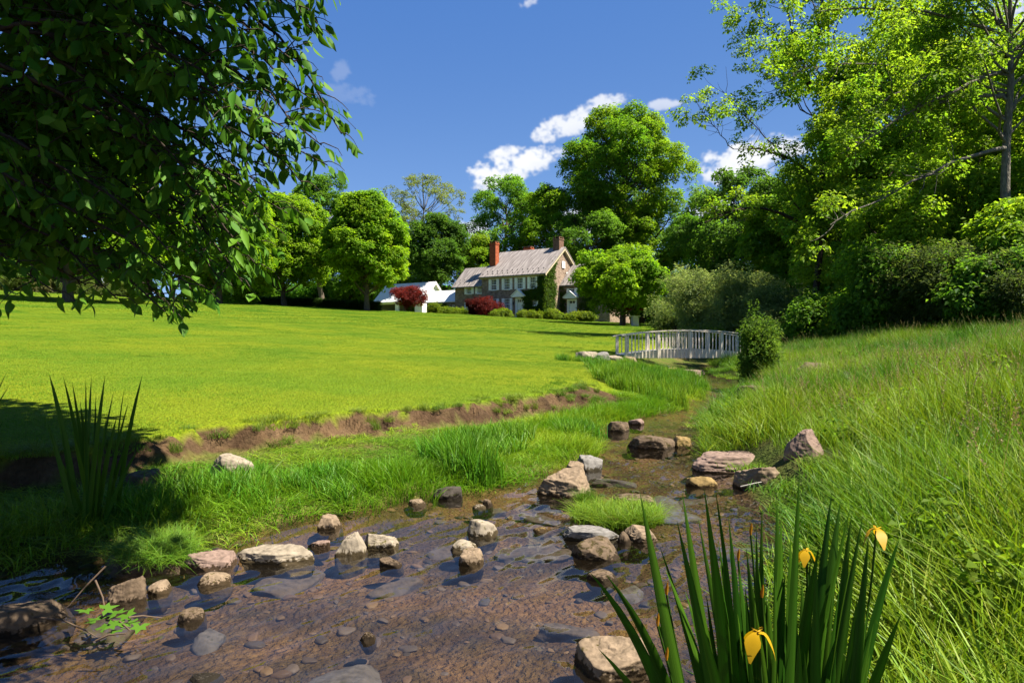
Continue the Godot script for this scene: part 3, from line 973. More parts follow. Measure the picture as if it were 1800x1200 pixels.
# ------------------------------------------------------------------ garage, link building, hedge, well
func outbuildings() -> void:
	var g := thing("garage", "white open-fronted garage with a bright white metal roof", "garage", Vector3(-14.75, 5.9, -112.0), HOUSE_TURN)
	var b := MB.new()
	holed(b, -10.5, 0.0, -0.8, 2.65, -0.3, 0.0, [[-9.5, -6.0, -0.8, 2.0], [-5.2, -1.6, -0.8, 2.0]])
	b.box(Vector3(-10.5, -0.8, -6.0), Vector3(-10.25, 2.65, -0.3))
	b.box(Vector3(-0.25, -0.8, -6.0), Vector3(0.0, 2.65, -0.3))
	holed(b, -10.25, -0.25, -0.8, 2.65, -6.0, -5.75, [[-9.3, -6.2, 0.2, 2.0]])
	gable_end(b, -10.5, 0.0, -6.0, 0.0, 2.65, 5.55)
	part("wall", b.mesh(), M.paint_white, g)
	var rf := gable_roof(g, -10.9, 0.5, -6.0, 0.0, 2.67, 5.57, 0.45, M.metal_white)
	for i in 24:
		var s := MB.new()
		var x := -10.7 + i * 0.48
		s.quad(Vector3(x, 2.43, 0.45), Vector3(x + 0.035, 2.43, 0.45), Vector3(x + 0.035, 5.77, -3.0), Vector3(x, 5.77, -3.0), Vector3(0, 1, 1))
		var q := part("roof_seam", s.mesh(), M.metal_white, rf)
		q.position.y = 0.02
	var tr := MB.new()
	for s in [1.0, -1.0]:
		var e := Vector3(0.02, 2.28, -3.0 + s * 3.4)
		var c := Vector3(0.02, 5.52, -3.0)
		var o := Vector3(0.44, 0, 0)
		var dn := Vector3(0, -0.22, 0)
		tr.quad(e + o, c + o, c + o + dn, e + o + dn, Vector3(1, 0, 0))
		tr.quad(e + dn, c + dn, c + o + dn, e + o + dn, Vector3(0, -1, 0))
	part("bargeboard", tr.mesh(), M.paint_white, g)
	var lamp := MB.new()
	lamp.box(Vector3(-10.1, 1.2, 0.02), Vector3(-9.88, 1.65, 0.2))
	part("wall_lantern", lamp.mesh(), M.dark_iron, g)
	# low link between garage and house
	var l := thing("link_building", "low stone link building with white metal roof beside the farmhouse", "outbuilding", Vector3(4.37, 4.55, -92.0), HOUSE_TURN)
	holed_link(l)
	# clipped hedge behind the maples
	var hedge := thing("clipped_hedge", "long low clipped hedge running behind the two round maples", "hedge", on_land(570, 92.0))
	var spots := []
	var tints := []
	for i in 2400:
		var u := R(0, 1)
		var p := on_land(lerpf(455, 668, u), lerpf(97.0, 88.0, u)) - hedge.position
		p += Vector3(R(-0.1, 0.1), R(0.0, 1.15), R(-0.6, 0.6))
		spots.append(Transform3D(Basis.from_euler(Vector3(R(-0.6, 0.6), R(0, TAU), R(-0.6, 0.6))).scaled(Vector3.ONE * R(0.5, 0.8)), p))
		var k := R(0.7, 1.2)
		tints.append(Color(0.04 * k, 0.085 * k, 0.014 * k))
	many("foliage", clump.mid[0], M.leaf, hedge, spots, tints)
	# old covered well under the small maple
	var at := on_land(1110, 77.0)
	var w := thing("covered_well", "small covered well with pale stone trough under the spreading maple", "well", at + Vector3(0, -0.05, 0), 0.3)
	var t := MB.new()
	t.beam(Vector3(-0.9, 0, -0.45), Vector3(-0.6, 1.9, -0.15), 0.03)
	part("post", t.mesh(), M.brick_brown, w)
	t = MB.new()
	t.beam(Vector3(0.75, 0, -0.45), Vector3(1.0, 1.9, -0.15), 0.03)
	part("post", t.mesh(), M.brick_brown, w)
	t = MB.new()
	t.box(Vector3(0.0, 0, -0.1), Vector3(0.75, 1.1, 0.35))
	t.box(Vector3(-0.4, 1.103, -0.2), Vector3(0.95, 1.2, 0.45))
	part("trough", t.mesh(), M.paint_white, w)
	t = MB.new()
	for s in [1.0, -1.0]:
		var a := Vector3(-1.2, 1.9, -0.3 + s * 0.7)
		var c := Vector3(-1.2, 2.45, -0.3)
		var o := Vector3(2.5, 0, 0)
		var dn := Vector3(0, -0.08, 0)
		t.quad(a, a + o, c + o, c, Vector3(0, 1, s))
		t.quad(a + dn, a + o + dn, c + o + dn, c + dn, Vector3(0, -1, -s))
		t.quad(a, a + o, a + o + dn, a + dn, Vector3(0, 0, s))
		t.quad(a, c, c + dn, a + dn, Vector3(-1, 0, 0))
	part("roof", t.mesh(), M.brick_red, w)

func holed_link(l: Node3D) -> void:
	var b := MB.new()
	holed(b, -22.0, -15.503, -0.8, 3.2, -1.9, -1.5, [[-18.2, -17.3, 1.2, 2.7], [-20.4, -19.5, 1.2, 2.7]])
	b.box(Vector3(-22.0, -0.8, -5.5), Vector3(-15.503, 3.2, -5.2))
	b.box(Vector3(-22.0, -0.8, -5.2), Vector3(-21.7, 3.2, -1.9))
	b.box(Vector3(-21.7, 1.0, -5.2), Vector3(-15.8, 1.1, -1.9))
	gable_end(b, -22.0, -15.503, -5.5, -1.5, 3.2, 4.75)
	part("wall", b.mesh(), M.fieldstone, l)
	window(l, -17.75, 1.2, 0.9, 1.5, -1.5)
	window(l, -19.95, 1.2, 0.9, 1.5, -1.5)
	gable_roof(l, -22.4, -15.52, -5.5, -1.5, 3.22, 4.77, 0.4, M.metal_white)
	for i in 9:
		var t := MB.new()
		var x := -17.0 + i * 0.16
		t.box(Vector3(x, 0.4, -1.48), Vector3(x + 0.05, 2.6, -1.44))
		part("lattice_slat", t.mesh(), M.paint_white, l)

# ------------------------------------------------------------------ arched footbridge
func footbridge() -> void:
	var turn := 0.14
	var at := Vector3(4.8, 0.90, -29.2)
	var br := thing("footbridge", "white painted arched footbridge with picket railings over the stream", "footbridge", at, turn)
	var L := 5.9
	var W := 1.35
	var arc := func(x: float) -> float:
		var t := x / L * 2.0 - 1.0
		return 0.24 * (1.0 - t * t)
	var n := 38
	for i in n:
		var b := MB.new()
		var x := L * (i + 0.5) / n
		var y: float = arc.call(x)
		var sl: float = (arc.call(x + 0.05) - arc.call(x - 0.05)) / 0.1
		b.box(Vector3(-L / n * 0.47, 0, -W), Vector3(L / n * 0.47, 0.045, 0), Basis(Vector3(0, 0, 1), atan(sl)), Vector3(x, y + 0.1, 0))
		part("plank", b.mesh(), M.bridge_paint, br)
	for s in 2:
		var z := -0.03 if s == 0 else -W + 0.03
		var out := 1.0 if s == 0 else -1.0
		# side beam: straight below, arched above
		var b := MB.new()
		for i in 20:
			var x0 := L * i / 20.0
			var x1 := L * (i + 1) / 20.0
			var y0: float = arc.call(x0) + 0.095
			var y1: float = arc.call(x1) + 0.095
			for k in [z - 0.03, z + 0.03]:
				b.quad(Vector3(x0, -0.02, k), Vector3(x1, -0.02, k), Vector3(x1, y1, k), Vector3(x0, y0, k), Vector3(0, 0, -1 if k < z else 1))
			b.quad(Vector3(x0, -0.02, z - 0.03), Vector3(x1, -0.02, z - 0.03), Vector3(x1, -0.02, z + 0.03), Vector3(x0, -0.02, z + 0.03), Vector3(0, -1, 0))
			b.quad(Vector3(x0, y0, z - 0.03), Vector3(x1, y1, z - 0.03), Vector3(x1, y1, z + 0.03), Vector3(x0, y0, z + 0.03), Vector3(0, 1, 0))
		part("side_beam", b.mesh(), M.bridge_paint, br)
		var zp := z + out * 0.055
		for i in 5:
			var q := MB.new()
			var x := 0.08 + (L - 0.16) * i / 4.0
			q.beam(Vector3(x - 0.045, -0.03, zp - 0.022), Vector3(x + 0.045, arc.call(x) + 0.93, zp + 0.05), 0.006)
			part("post", q.mesh(), M.bridge_paint, br)
		for i in 36:
			var x := 0.08 + (L - 0.16) * (i + 0.5) / 36.0
			var q := MB.new()
			q.box(Vector3(x - 0.016, 0.0, zp - 0.02), Vector3(x + 0.016, arc.call(x) + 0.9, zp + 0.014))
			part("picket", q.mesh(), M.bridge_paint, br)
		var r := MB.new()
		for i in 20:
			var x0 := -0.12 + (L + 0.24) * i / 20.0
			var x1 := -0.12 + (L + 0.24) * (i + 1) / 20.0
			var y0: float = arc.call(x0) + 0.935
			var y1: float = arc.call(x1) + 0.935
			var za := zp - 0.075
			var zb := zp + 0.08
			r.quad(Vector3(x0, y0 + 0.04, za), Vector3(x1, y1 + 0.04, za), Vector3(x1, y1 + 0.04, zb), Vector3(x0, y0 + 0.04, zb), Vector3(0, 1, 0))
			r.quad(Vector3(x0, y0, za), Vector3(x1, y1, za), Vector3(x1, y1, zb), Vector3(x0, y0, zb), Vector3(0, -1, 0))
			r.quad(Vector3(x0, y0, zb), Vector3(x1, y1, zb), Vector3(x1, y1 + 0.04, zb), Vector3(x0, y0 + 0.04, zb), Vector3(0, 0, 1))
			r.quad(Vector3(x0, y0, za), Vector3(x1, y1, za), Vector3(x1, y1 + 0.04, za), Vector3(x0, y0 + 0.04, za), Vector3(0, 0, -1))
		part("handrail", r.mesh(), M.bridge_paint, br)
	for x in [-0.25, L - 0.05]:
		var b := MB.new()
		b.box(Vector3(x, -0.2, -W - 0.1), Vector3(x + 0.3, 0.02, 0.12))
		part("abutment", b.mesh(), M.driftwood, br)

# ------------------------------------------------------------------ trees
func curve_pts(a: Vector3, b: Vector3, sag: Vector3, n: int, wob: float) -> Array:
	var p := []
	for i in n + 1:
		var t := float(i) / n
		var q := a.lerp(b, t) + sag * (4.0 * t * (1.0 - t))
		if i > 0 and i < n: q += Vector3(R(-1, 1), R(-0.6, 0.6), R(-1, 1)) * wob
		p.append(q)
	return p

func taper(r0: float, r1: float, n: int) -> Array:
	var r := []
	for i in n + 1: r.append(lerpf(r0, r1, pow(float(i) / n, 0.8)))
	return r

# o: px, z where it stands; top: height of its top in metres; rx: crown radius; low: share of the height where the crown begins; lobes, per: clumps per lobe;
# lobe: lobe radius; kind: clump; scale; color a, b; shape: 0 round, 1 egg with wide base, 2 wide top; girth
func tree(o: Dictionary) -> Node3D:
	var base: Vector3 = o.at if o.has("at") else on_land(o.px, o.z)
	var t := thing(o.get("called", "tree"), o.label, o.get("category", "tree"), base, 0.0, o.get("group", ""))
	var H: float = o.h
	var rx: float = o.rx
	var low: float = o.get("low", 0.15) * H
	var mid := (H + low) / 2.0
	var ry := (H - low) / 2.0
	var shape: int = o.get("shape", 0)
	var girth: float = o.get("girth", 0.022 * H)
	var lobe: float = o.get("lobe", rx * 0.34)
	var wood := MB.new()
	var lean := Vector3(R(-0.03, 0.03), 0, R(-0.03, 0.03)) * H
	lean += o.get("lean", Vector3.ZERO)
	var crown_top: Vector3 = Vector3(0, H * o.get("stem", 0.8), 0) + lean
	var tp := curve_pts(Vector3(0, -0.3, 0), crown_top, Vector3.ZERO, 8, 0.012 * H)
	var tr := []
	for i in 9: tr.append(girth * lerpf(1.0, 0.16, i / 8.0) * (1.35 if i == 0 else 1.0))
	wood.tube(tp, tr, 9)
	var centres := []
	var tries := 0
	while centres.size() < int(o.lobes) and tries < 4000:
		tries += 1
		var d := Vector3(R(-1, 1), R(-1, 1), R(-1, 1))
		if d.length() > 1.0 or d.length() < 0.35: continue
		d = d.normalized() * sqrt(d.length())
		var k := 1.0
		if shape == 1: k = sqrt(maxf(0.05, 1.0 - pow(maxf(0.0, d.y * 0.5 + 0.5), 2.2)))* (0.75 + 0.25 * minf(1.0, (d.y + 1.0) * 2.0))
		elif shape == 2: k = 0.55 + 0.45 * smoothstep(-1.0, 0.2, d.y)
		k *= 1.0 + 0.42 * noise_a.get_noise_3d(d.x * 3.0 + base.x, d.y * 3.0, d.z * 3.0 + base.z)
		var hor := Vector2(d.x, d.z)
		if shape == 1: hor = hor.normalized() * sqrt(hor.length()) if hor.length() > 0.01 else hor
		var e := (1.0 - lobe / rx * 0.75)
		var p := Vector3(hor.x * rx * e * k, mid + d.y * maxf(0.3, ry - lobe * 0.6), hor.y * rx * e * k)
		var ok := true
		for q in centres:
			if p.distance_to(q[0]) < lobe * o.get("gap", 0.75): ok = false; break
		if ok: centres.append([p, lobe * R(0.62, 1.35)])
	for q in o.get("extra", []):
		centres.append([q[0], q[1]])
	# limbs to the lobes
	for q in centres:
		var c: Vector3 = q[0]
		var y := clampf(c.y - R(0.18, 0.42) * Vector2(c.x, c.z).length() - 0.1 * H, low * 0.55 + 0.05 * H, H * 0.72)
		var f := clampf(y / maxf(0.1, crown_top.y), 0.0, 0.98) * 8.0
		var i := int(f)
		var s: Vector3 = tp[i].lerp(tp[mini(i + 1, 8)], f - i)
		var r := girth * lerpf(0.42, 0.2, y / H) * R(0.7, 1.1)
		wood.tube(curve_pts(s, c, Vector3(0, -0.06, 0) * s.distance_to(c), 5, 0.03 * s.distance_to(c)), taper(r, 0.02 + 0.12 * r, 5), 5)
		for k in 3:
			var d: Vector3 = Vector3(R(-1, 1), R(-0.5, 1), R(-1, 1)).normalized() * q[1] * 0.85
			wood.tube(curve_pts(c, c + d, Vector3.ZERO, 2, 0.1), taper(0.02 + 0.1 * r, 0.012, 2), 4, false)
	for q in o.get("limbs", []):
		wood.tube(curve_pts(q[0], q[1], q[2], 9, 0.05 + 0.01 * q[0].distance_to(q[1])), taper(q[3], q[4], 9), 7)
		for k in o.get("twigs", 0):
			var u := R(0.25, 0.98)
			var s: Vector3 = q[0].lerp(q[1], u) + q[2] * 4.0 * u * (1.0 - u)
			var d: Vector3 = ((q[1] - q[0]).normalized() * 0.6 + Vector3(R(-1, 1), R(-0.8, 1), R(-1, 1))).normalized() * R(0.5, 2.0)
			wood.tube(curve_pts(s, s + d, Vector3(0, -0.1, 0) * d.length(), 4, 0.07), taper(q[4] * 0.9 + 0.008, 0.006, 4), 4, false)
			if R(0, 1) < o.get("twig_leaf", 0.5): centres.append([s + d, 0.55])
	part("trunk", wood.mesh(), M[o.get("bark", "bark")], t)
	# foliage: clumps over the shell of every lobe, fewer underneath
	var kinds: Array = clump[o.get("kind", "far")]
	var ca: Vector3 = o.a
	var cb: Vector3 = o.b
	var spots := []
	var tints := []
	for k in kinds.size():
		spots.append([]); tints.append([])
	var axis := Vector3(0, mid, 0)
	for q in centres:
		var c: Vector3 = q[0]
		var outw := (c - axis)
		outw = outw.normalized() if outw.length() > 0.1 else Vector3.UP
		var tone := R(0, 1)
		var share: float = q[1] / lobe
		for i in int(o.per * clampf(share * share, 0.12, 1.6)):
			var d := Vector3(R(-1, 1), R(-1, 1), R(-1, 1)).normalized()
			if d.dot(outw) < -0.25 and R(0, 1) < 0.6: continue
			if d.y < -0.3 and R(0, 1) < 0.5: continue
			var p: Vector3 = c + Vector3(d.x, d.y * 0.78, d.z) * q[1] * R(0.62, 1.08)
			var up := (d * 0.6 + Vector3(0, 0.9, 0) + Vector3(R(-1, 1), R(-1, 1), R(-1, 1)) * 0.4).normalized()
			var sx := up.cross(Vector3(R(-1, 1), R(-1, 1), R(-1, 1))).normalized()
			var s: float = o.get("scale", 1.0) * R(0.7, 1.25)
			var k := rng.randi() % kinds.size()
			spots[k].append(Transform3D(Basis(sx, up, sx.cross(up)).scaled(Vector3(s, s, s)), p))
			var cc := ca.lerp(cb, clampf(tone * 0.5 + R(0, 0.6), 0, 1)) * R(0.82, 1.18)
			tints[k].append(Color(cc.x, cc.y, cc.z))
	var crown := Node3D.new()
	crown.name = "crown"
	crown.set_meta("kind", "stuff")
	t.add_child(crown, true)
	for k in kinds.size():
		if spots[k].size(): many("foliage", kinds[k], M.leaf, crown, spots[k], tints[k])
	return t

const MAPLE_A := Vector3(0.125, 0.29, 0.013)
const MAPLE_B := Vector3(0.27, 0.42, 0.018)
const DEEP_A := Vector3(0.06, 0.155, 0.018)
const DEEP_B := Vector3(0.12, 0.235, 0.028)
const MID_A := Vector3(0.1, 0.255, 0.018)
const MID_B := Vector3(0.185, 0.35, 0.03)
const PALE_A := Vector3(0.143, 0.198, 0.0550)
const PALE_B := Vector3(0.220, 0.275, 0.0825)
const WOOD_A := Vector3(0.13, 0.27, 0.018)
const WOOD_B := Vector3(0.27, 0.385, 0.026)

func top(z: float, py: float) -> float: return EYE + (600.0 - py) / FOCAL * z

func trees() -> void:
	var H := func(px: float, z: float, py: float) -> float: return top(z, py) - on_land(px, z).y
	# the lawn's left side
	tree({px = 120, z = 58, h = H.call(120, 58, 165), rx = 9.0, low = 0.10, lobes = 70, per = 70, lobe = 2.0, kind = "round", a = MAPLE_A, b = MAPLE_B, shape = 1, label = "broad maple low over the lawn behind the overhanging branch", called = "maple_tree", scale = 1.0})
	tree({px = 500, z = 90, h = H.call(500, 90, 332), rx = 6.4, low = 0.14, lobes = 75, per = 62, lobe = 1.55, kind = "round", a = MAPLE_A, b = MAPLE_B, shape = 1, label = "round bright maple at the hedge, farther from the garage", called = "maple_tree"})
	tree({px = 645, z = 85, h = H.call(645, 85, 328), rx = 5.6, low = 0.15, lobes = 75, per = 66, lobe = 1.4, kind = "round", a = MAPLE_A, b = MAPLE_B, shape = 1, label = "egg-shaped bright maple standing in front of the white garage", called = "maple_tree"})
	tree({px = 385, z = 80, h = H.call(385, 80, 300), rx = 7.0, low = 0.12, lobes = 60, per = 62, lobe = 1.8, kind = "round", a = MAPLE_A, b = MAPLE_B, shape = 1, label = "large maple between the broad maple and the hedge", called = "maple_tree"})
	tree({px = 562, z = 116, h = H.call(562, 116, 298), rx = 6.0, low = 0.2, lobes = 36, per = 60, lobe = 2.0, a = DEEP_A, b = MID_B, label = "tall dark tree rising behind the two round maples"})
	tree({px = 300, z = 112, h = H.call(300, 112, 330), rx = 8.0, low = 0.1, lobes = 36, per = 60, lobe = 2.4, a = MID_A, b = MID_B, label = "tall green tree far behind the broad lawn maple"})
	tree({px = 745, z = 126, h = H.call(745, 126, 298), rx = 8.2, low = 0.35, lobes = 55, per = 17, lobe = 1.5, gap = 1.1, kind = "far", a = PALE_A, b = PALE_B, shape = 2, label = "airy thin-leaved tree showing sky through its crown", scale = 0.8, girth = 0.3, stem = 0.95, bark = "bark_pale"})
	tree({px = 768, z = 120, h = H.call(768, 120, 364), rx = 5.6, low = 0.1, lobes = 46, per = 66, lobe = 1.7, a = DEEP_A, b = DEEP_B, label = "dense dark green tree above the white garage roof"})
	tree({px = 710, z = 132, h = H.call(710, 132, 405), rx = 6.0, low = 0.05, lobes = 30, per = 60, lobe = 2.0, a = DEEP_A, b = MID_B, label = "dark lower tree close behind the garage"})
	tree({px = 890, z = 130, h = H.call(890, 130, 306), rx = 8.6, low = 0.2, lobes = 48, per = 70, lobe = 2.2, a = MID_A, b = MID_B, label = "tall leafy tree rising behind the red brick chimney"})
	tree({px = 838, z = 124, h = H.call(838, 124, 405), rx = 4.6, low = 0.05, lobes = 26, per = 50, lobe = 1.6, a = MID_A, b = WOOD_B, label = "short tree filling the gap beside the farmhouse wing"})
	tree({px = 968, z = 122, h = H.call(968, 122, 322), rx = 6.8, low = 0.15, lobes = 42, per = 66, lobe = 1.9, a = MAPLE_A, b = MAPLE_B * 0.85, label = "yellow-green tree behind the farmhouse ridge"})
	tree({px = 1030, z = 114, h = H.call(1030, 114, 345), rx = 6.6, low = 0.12, lobes = 42, per = 66, lobe = 1.9, a = DEEP_A, b = MID_B, label = "dark tree behind the farmhouse end chimney"})
	var z := 122.0
	var b0 := on_land(1098, z)
	tree({px = 1098, z = z, h = H.call(1098, z, 178), rx = 11.6, low = 0.30, lobes = 70, per = 80, lobe = 2.6, gap = 0.85, a = MID_A, b = MAPLE_B * 0.8, shape = 2, girth = 0.75, stem = 0.85, scale = 1.15, label = "tallest tree of all, towering above the farmhouse end", bark = "bark_dark",
		limbs = [[(seen_at(1095, 400, z + 0) - b0), (seen_at(1025, 300, z - 2) - b0), Vector3(0, -0.6, 0), 0.3, 0.08], [(seen_at(1095, 470, z + 0) - b0), (seen_at(1180, 380, z - 1) - b0), Vector3(0.5, -0.5, 0), 0.3, 0.08], [(seen_at(1100, 500, z + 0) - b0), (seen_at(1215, 420, z - 3) - b0), Vector3(0, -0.4, 0), 0.25, 0.06]],
		extra = [[(seen_at(1020, 265, z - 2) - b0), 2.8], [(seen_at(1200, 300, z + 0) - b0), 3.0], [(seen_at(1230, 350, z + 0) - b0), 3.0], [(seen_at(1210, 410, z - 2) - b0), 3.2], [(seen_at(1160, 440, z - 3) - b0), 3.0], [(seen_at(1120, 400, z - 4) - b0), 3.0], [(seen_at(1060, 340, z - 2) - b0), 2.9], [(seen_at(1240, 450, z + 0) - b0), 2.8]]})
	tree({px = 1235, z = 120, h = H.call(1235, 120, 340), rx = 7.6, low = 0.05, lobes = 46, per = 62, lobe = 1.9, a = MID_A, b = MID_B, label = "green tree filling the wood edge beside the tallest tree"})
	# small maple before the house
	tree({px = 1092, z = 76, h = H.call(1092, 76, 430), rx = 5.1, low = 0.12, lobes = 46, per = 58, lobe = 1.3, gap = 0.95, kind = "round", scale = 0.82, a = MAPLE_A, b = MAPLE_B * 1.05, shape = 0, girth = 0.17, label = "spreading yellow-green maple at the near end of the farmhouse", called = "maple_tree"})
	# wood beyond the bridge
	tree({px = 1312, z = 82, h = H.call(1312, 82, 285), rx = 7.6, low = 0.04, lobes = 60, per = 66, lobe = 1.9, a = DEEP_A, b = DEEP_B, label = "broad deep green tree beyond the bridge"})
	tree({px = 1385, z = 74, h = H.call(1385, 74, 315), rx = 5.6, low = 0.06, lobes = 44, per = 60, lobe = 1.6, a = MID_A, b = WOOD_B, label = "leafy tree behind the bare-limbed streamside tree"})
	tree({px = 1470, z = 70, h = H.call(1470, 70, 200), rx = 6.8, low = 0.08, lobes = 46, per = 60, lobe = 2.0, a = MID_A, b = WOOD_B, label = "tall tree in the wood, behind the leaning dark trunk"})
	# streamside tree with a bare top and long limbs
	z = 42.0
	b0 = on_land(1435, z)
	tree({px = 1435, z = z, h = H.call(1435, z, -60), rx = 3.0, low = 0.2, lobes = 26, per = 20, lobe = 0.9, gap = 0.9, kind = "mid", a = WOOD_A, b = WOOD_B, girth = 0.24, stem = 0.97, label = "tall streamside tree with half-bare top and long arching limbs", bark = "bark_dark", twigs = 16, twig_leaf = 0.55,
		limbs = [[(seen_at(1432, 310, z + 0) - b0), (seen_at(1290, 262, z - 1.5) - b0), Vector3(0, 0.6, 0), 0.12, 0.02], [(seen_at(1290, 262, z - 1.5) - b0), (seen_at(1225, 180, z - 2) - b0), Vector3(0, -0.1, 0), 0.03, 0.01], [(seen_at(1380, 280, z - 1) - b0), (seen_at(1270, 160, z - 1.5) - b0), Vector3(0, 0, 0), 0.05, 0.012],
			[(seen_at(1425, 160, z + 0) - b0), (seen_at(1320, 5, z - 1) - b0), Vector3(0.1, 0, 0), 0.09, 0.015], [(seen_at(1425, 150, z + 0) - b0), (seen_at(1365, -40, z - 0.6) - b0), Vector3(0, 0, 0), 0.08, 0.02], [(seen_at(1385, 90, z - 0.5) - b0), (seen_at(1315, 75, z - 1) - b0), Vector3(0, 0.1, 0), 0.03, 0.008],
			[(seen_at(1410, 395, z + 0) - b0), (seen_at(1240, 390, z - 2) - b0), Vector3(0, 0.9, 0), 0.13, 0.025], [(seen_at(1432, 120, z + 0) - b0), (seen_at(1455, -60, z + 0.4) - b0), Vector3(0, 0, 0), 0.1, 0.03], [(seen_at(1420, 200, z + 0) - b0), (seen_at(1340, 130, z - 1) - b0), Vector3(0, 0.1, 0), 0.04, 0.01]]})
	# mottled plane tree at the wood's near edge
	z = 31.0
	b0 = on_land(1768, z)
	tree({px = 1768, z = z, h = H.call(1768, z, -140), rx = 4.2, low = 0.45, lobes = 26, per = 26, lobe = 1.0, gap = 0.9, kind = "mid", a = WOOD_A, b = WOOD_B, girth = 0.28, stem = 0.96, label = "mottled plane tree with long level limbs at the wood edge", bark = "bark_pale", twigs = 22, twig_leaf = 0.7,
		limbs = [[(seen_at(1765, 60, z + 0) - b0), (seen_at(1440, 20, z - 2) - b0), Vector3(0, 0.5, 0), 0.10, 0.02], [(seen_at(1765, 90, z + 0) - b0), (seen_at(1500, 215, z - 2) - b0), Vector3(0, 0.5, 0), 0.11, 0.02], [(seen_at(1766, 125, z + 0) - b0), (seen_at(1480, 270, z - 2.5) - b0), Vector3(0, 0.3, 0), 0.10, 0.02],
			[(seen_at(1766, 168, z + 0) - b0), (seen_at(1590, 200, z - 1) - b0), Vector3(0, 0.2, 0), 0.12, 0.03], [(seen_at(1768, 260, z + 0) - b0), (seen_at(1460, 395, z - 3) - b0), Vector3(0, 0.35, 0), 0.11, 0.018], [(seen_at(1768, 100, z + 0) - b0), (seen_at(1830, 40, z + 1) - b0), Vector3(0, -0.1, 0), 0.1, 0.05], [(seen_at(1590, 120, z - 1.5) - b0), (seen_at(1390, 130, z - 3) - b0), Vector3(0, 0.3, 0), 0.05, 0.012]]})
	# the wood on the right: [px, depth, top, radius, lowest share, lobes, colour]
	var wood := [[1545, 40, 40, 4.6, 0.2, 46, 0, "slender wood tree next to the half-bare streamside tree"], [1640, 44, -40, 5.6, 0.2, 52, 1, "tall sunlit tree deep among the plane tree's limbs"], [1730, 50, 40, 6.2, 0.12, 50, 0, "full green tree behind the plane tree's trunk"],
		[1600, 62, 90, 7.0, 0.06, 50, 2, "dark tree deep in the wood behind the sunlit one"], [1700, 36, 230, 3.6, 0.06, 42, 1, "yellow-green tree under the plane tree's limbs"], [1590, 36, 290, 3.2, 0.08, 40, 1, "low spreading tree in the wood beneath the slender tree"],
		[1820, 40, 60, 5.0, 0.1, 44, 0, "wood tree just beyond the plane tree"], [1500, 56, 250, 5.0, 0.05, 40, 0, "mid-sized tree behind the streamside tree's trunk"], [1840, 27, 330, 2.8, 0.05, 34, 1, "small yellow-green tree by the bank shrubs"], [1920, 34, -60, 5.5, 0.15, 40, 0, "tall tree at the wood's end past the plane tree"], [1780, 70, 120, 8.0, 0.05, 46, 2, "broad dark tree at the back of the wood"],
		[1900, 56, 150, 7.0, 0.05, 40, 2, "dark tree behind the wood's end"]]
	for q in wood:
		var cols: Array = [[MID_A, WOOD_B], [WOOD_A, WOOD_B * 1.15], [DEEP_A, DEEP_B]][q[6]]
		var near: bool = q[1] < 52
		tree({px = q[0], z = q[1], h = H.call(q[0], q[1], q[2]), rx = q[3], low = q[4], lobes = q[5], per = 42 if near else 50, gap = 0.95, lobe = q[3] * 0.25, kind = "mid" if near else "far", scale = 1.15 if near else 0.9, a = cols[0], b = cols[1], girth = 0.16 + q[3] * 0.015, label = q[7], bark = "bark_dark", group = "trees of the streamside wood"})
	# leaning dark trunk
	tree({px = 1487, z = 39, h = H.call(1487, 39, 150), rx = 2.6, low = 0.5, lobes = 20, per = 40, lobe = 0.9, kind = "mid", a = WOOD_A, b = WOOD_B, girth = 0.20, lean = Vector3(1.6, 0, 0), label = "dark trunk leaning over beside the streamside tree", bark = "bark_dark", group = "trees of the streamside wood"})
	# distant tree line behind the lawn and the wood
	var far := [[-60, 130, 400, 9.0], [40, 150, 430, 9.0], [200, 150, 440, 9.0], [440, 135, 420, 8.0], [630, 150, 420, 8.0], [1130, 140, 330, 9.0], [1400, 110, 300, 9.0], [1540, 95, 240, 8.0], [1660, 90, 200, 8.0], [-180, 95, 330, 9.0]]
	var names := ["beyond the lawn crest, past the broad maple", "beyond the lawn crest, at the brush", "behind the brush and the broad maple", "behind the large maple", "behind the egg-shaped maple", "behind the tallest tree", "behind the broad deep green tree", "at the back behind the slender tree", "at the back behind the sunlit tree", "at the lawn's end beside the broad maple"]
	for i in far.size():
		var q: Array = far[i]
		tree({px = q[0], z = q[1], h = H.call(q[0], q[1], q[2]), rx = q[3], low = 0.04, lobes = 34, per = 50, lobe = q[3] * 0.3, kind = "far", scale = 1.15, a = DEEP_A, b = MID_B, label = "distant green tree " + names[i], bark = "bark_dark", group = "distant trees"})

	# the closed wood that shuts off the view behind all of these
	var root := Node3D.new()
	root.name = numbered("far_woodland")
	add_child(root)
	tag(root, "far woodland seen as one green mass under and between the trees", "woodland", "", "stuff")
	for k in 3:
		var spots := []
		var tints := []
		for i in 4600:
			var px := R(-350, 2150)
			var zz := R(150, 172) if px > -50 and px < 1180 else R(118, 140)
			if px > -400 and px < 330: zz = R(185, 200)
			var p := on_land(px, zz)
			var hh := (9.0 + 4.0 * noise_b.get_noise_2d(px * 0.08, 3.0)) if px > 330 else 4.5
			p.y += R(0.2, 1.0) * hh - 1.0
			var s := R(1.8, 3.0)
			spots.append(Transform3D(Basis.from_euler(Vector3(R(-0.5, 0.5), R(0, TAU), R(-0.5, 0.5))).scaled(Vector3(s, s, s)), p))
			var cc := DEEP_A.lerp(MID_A, R(0, 1)) * R(0.8, 1.2)
			tints.append(Color(cc.x, cc.y, cc.z))
		many("foliage", clump.far[k], M.leaf, root, spots, tints)

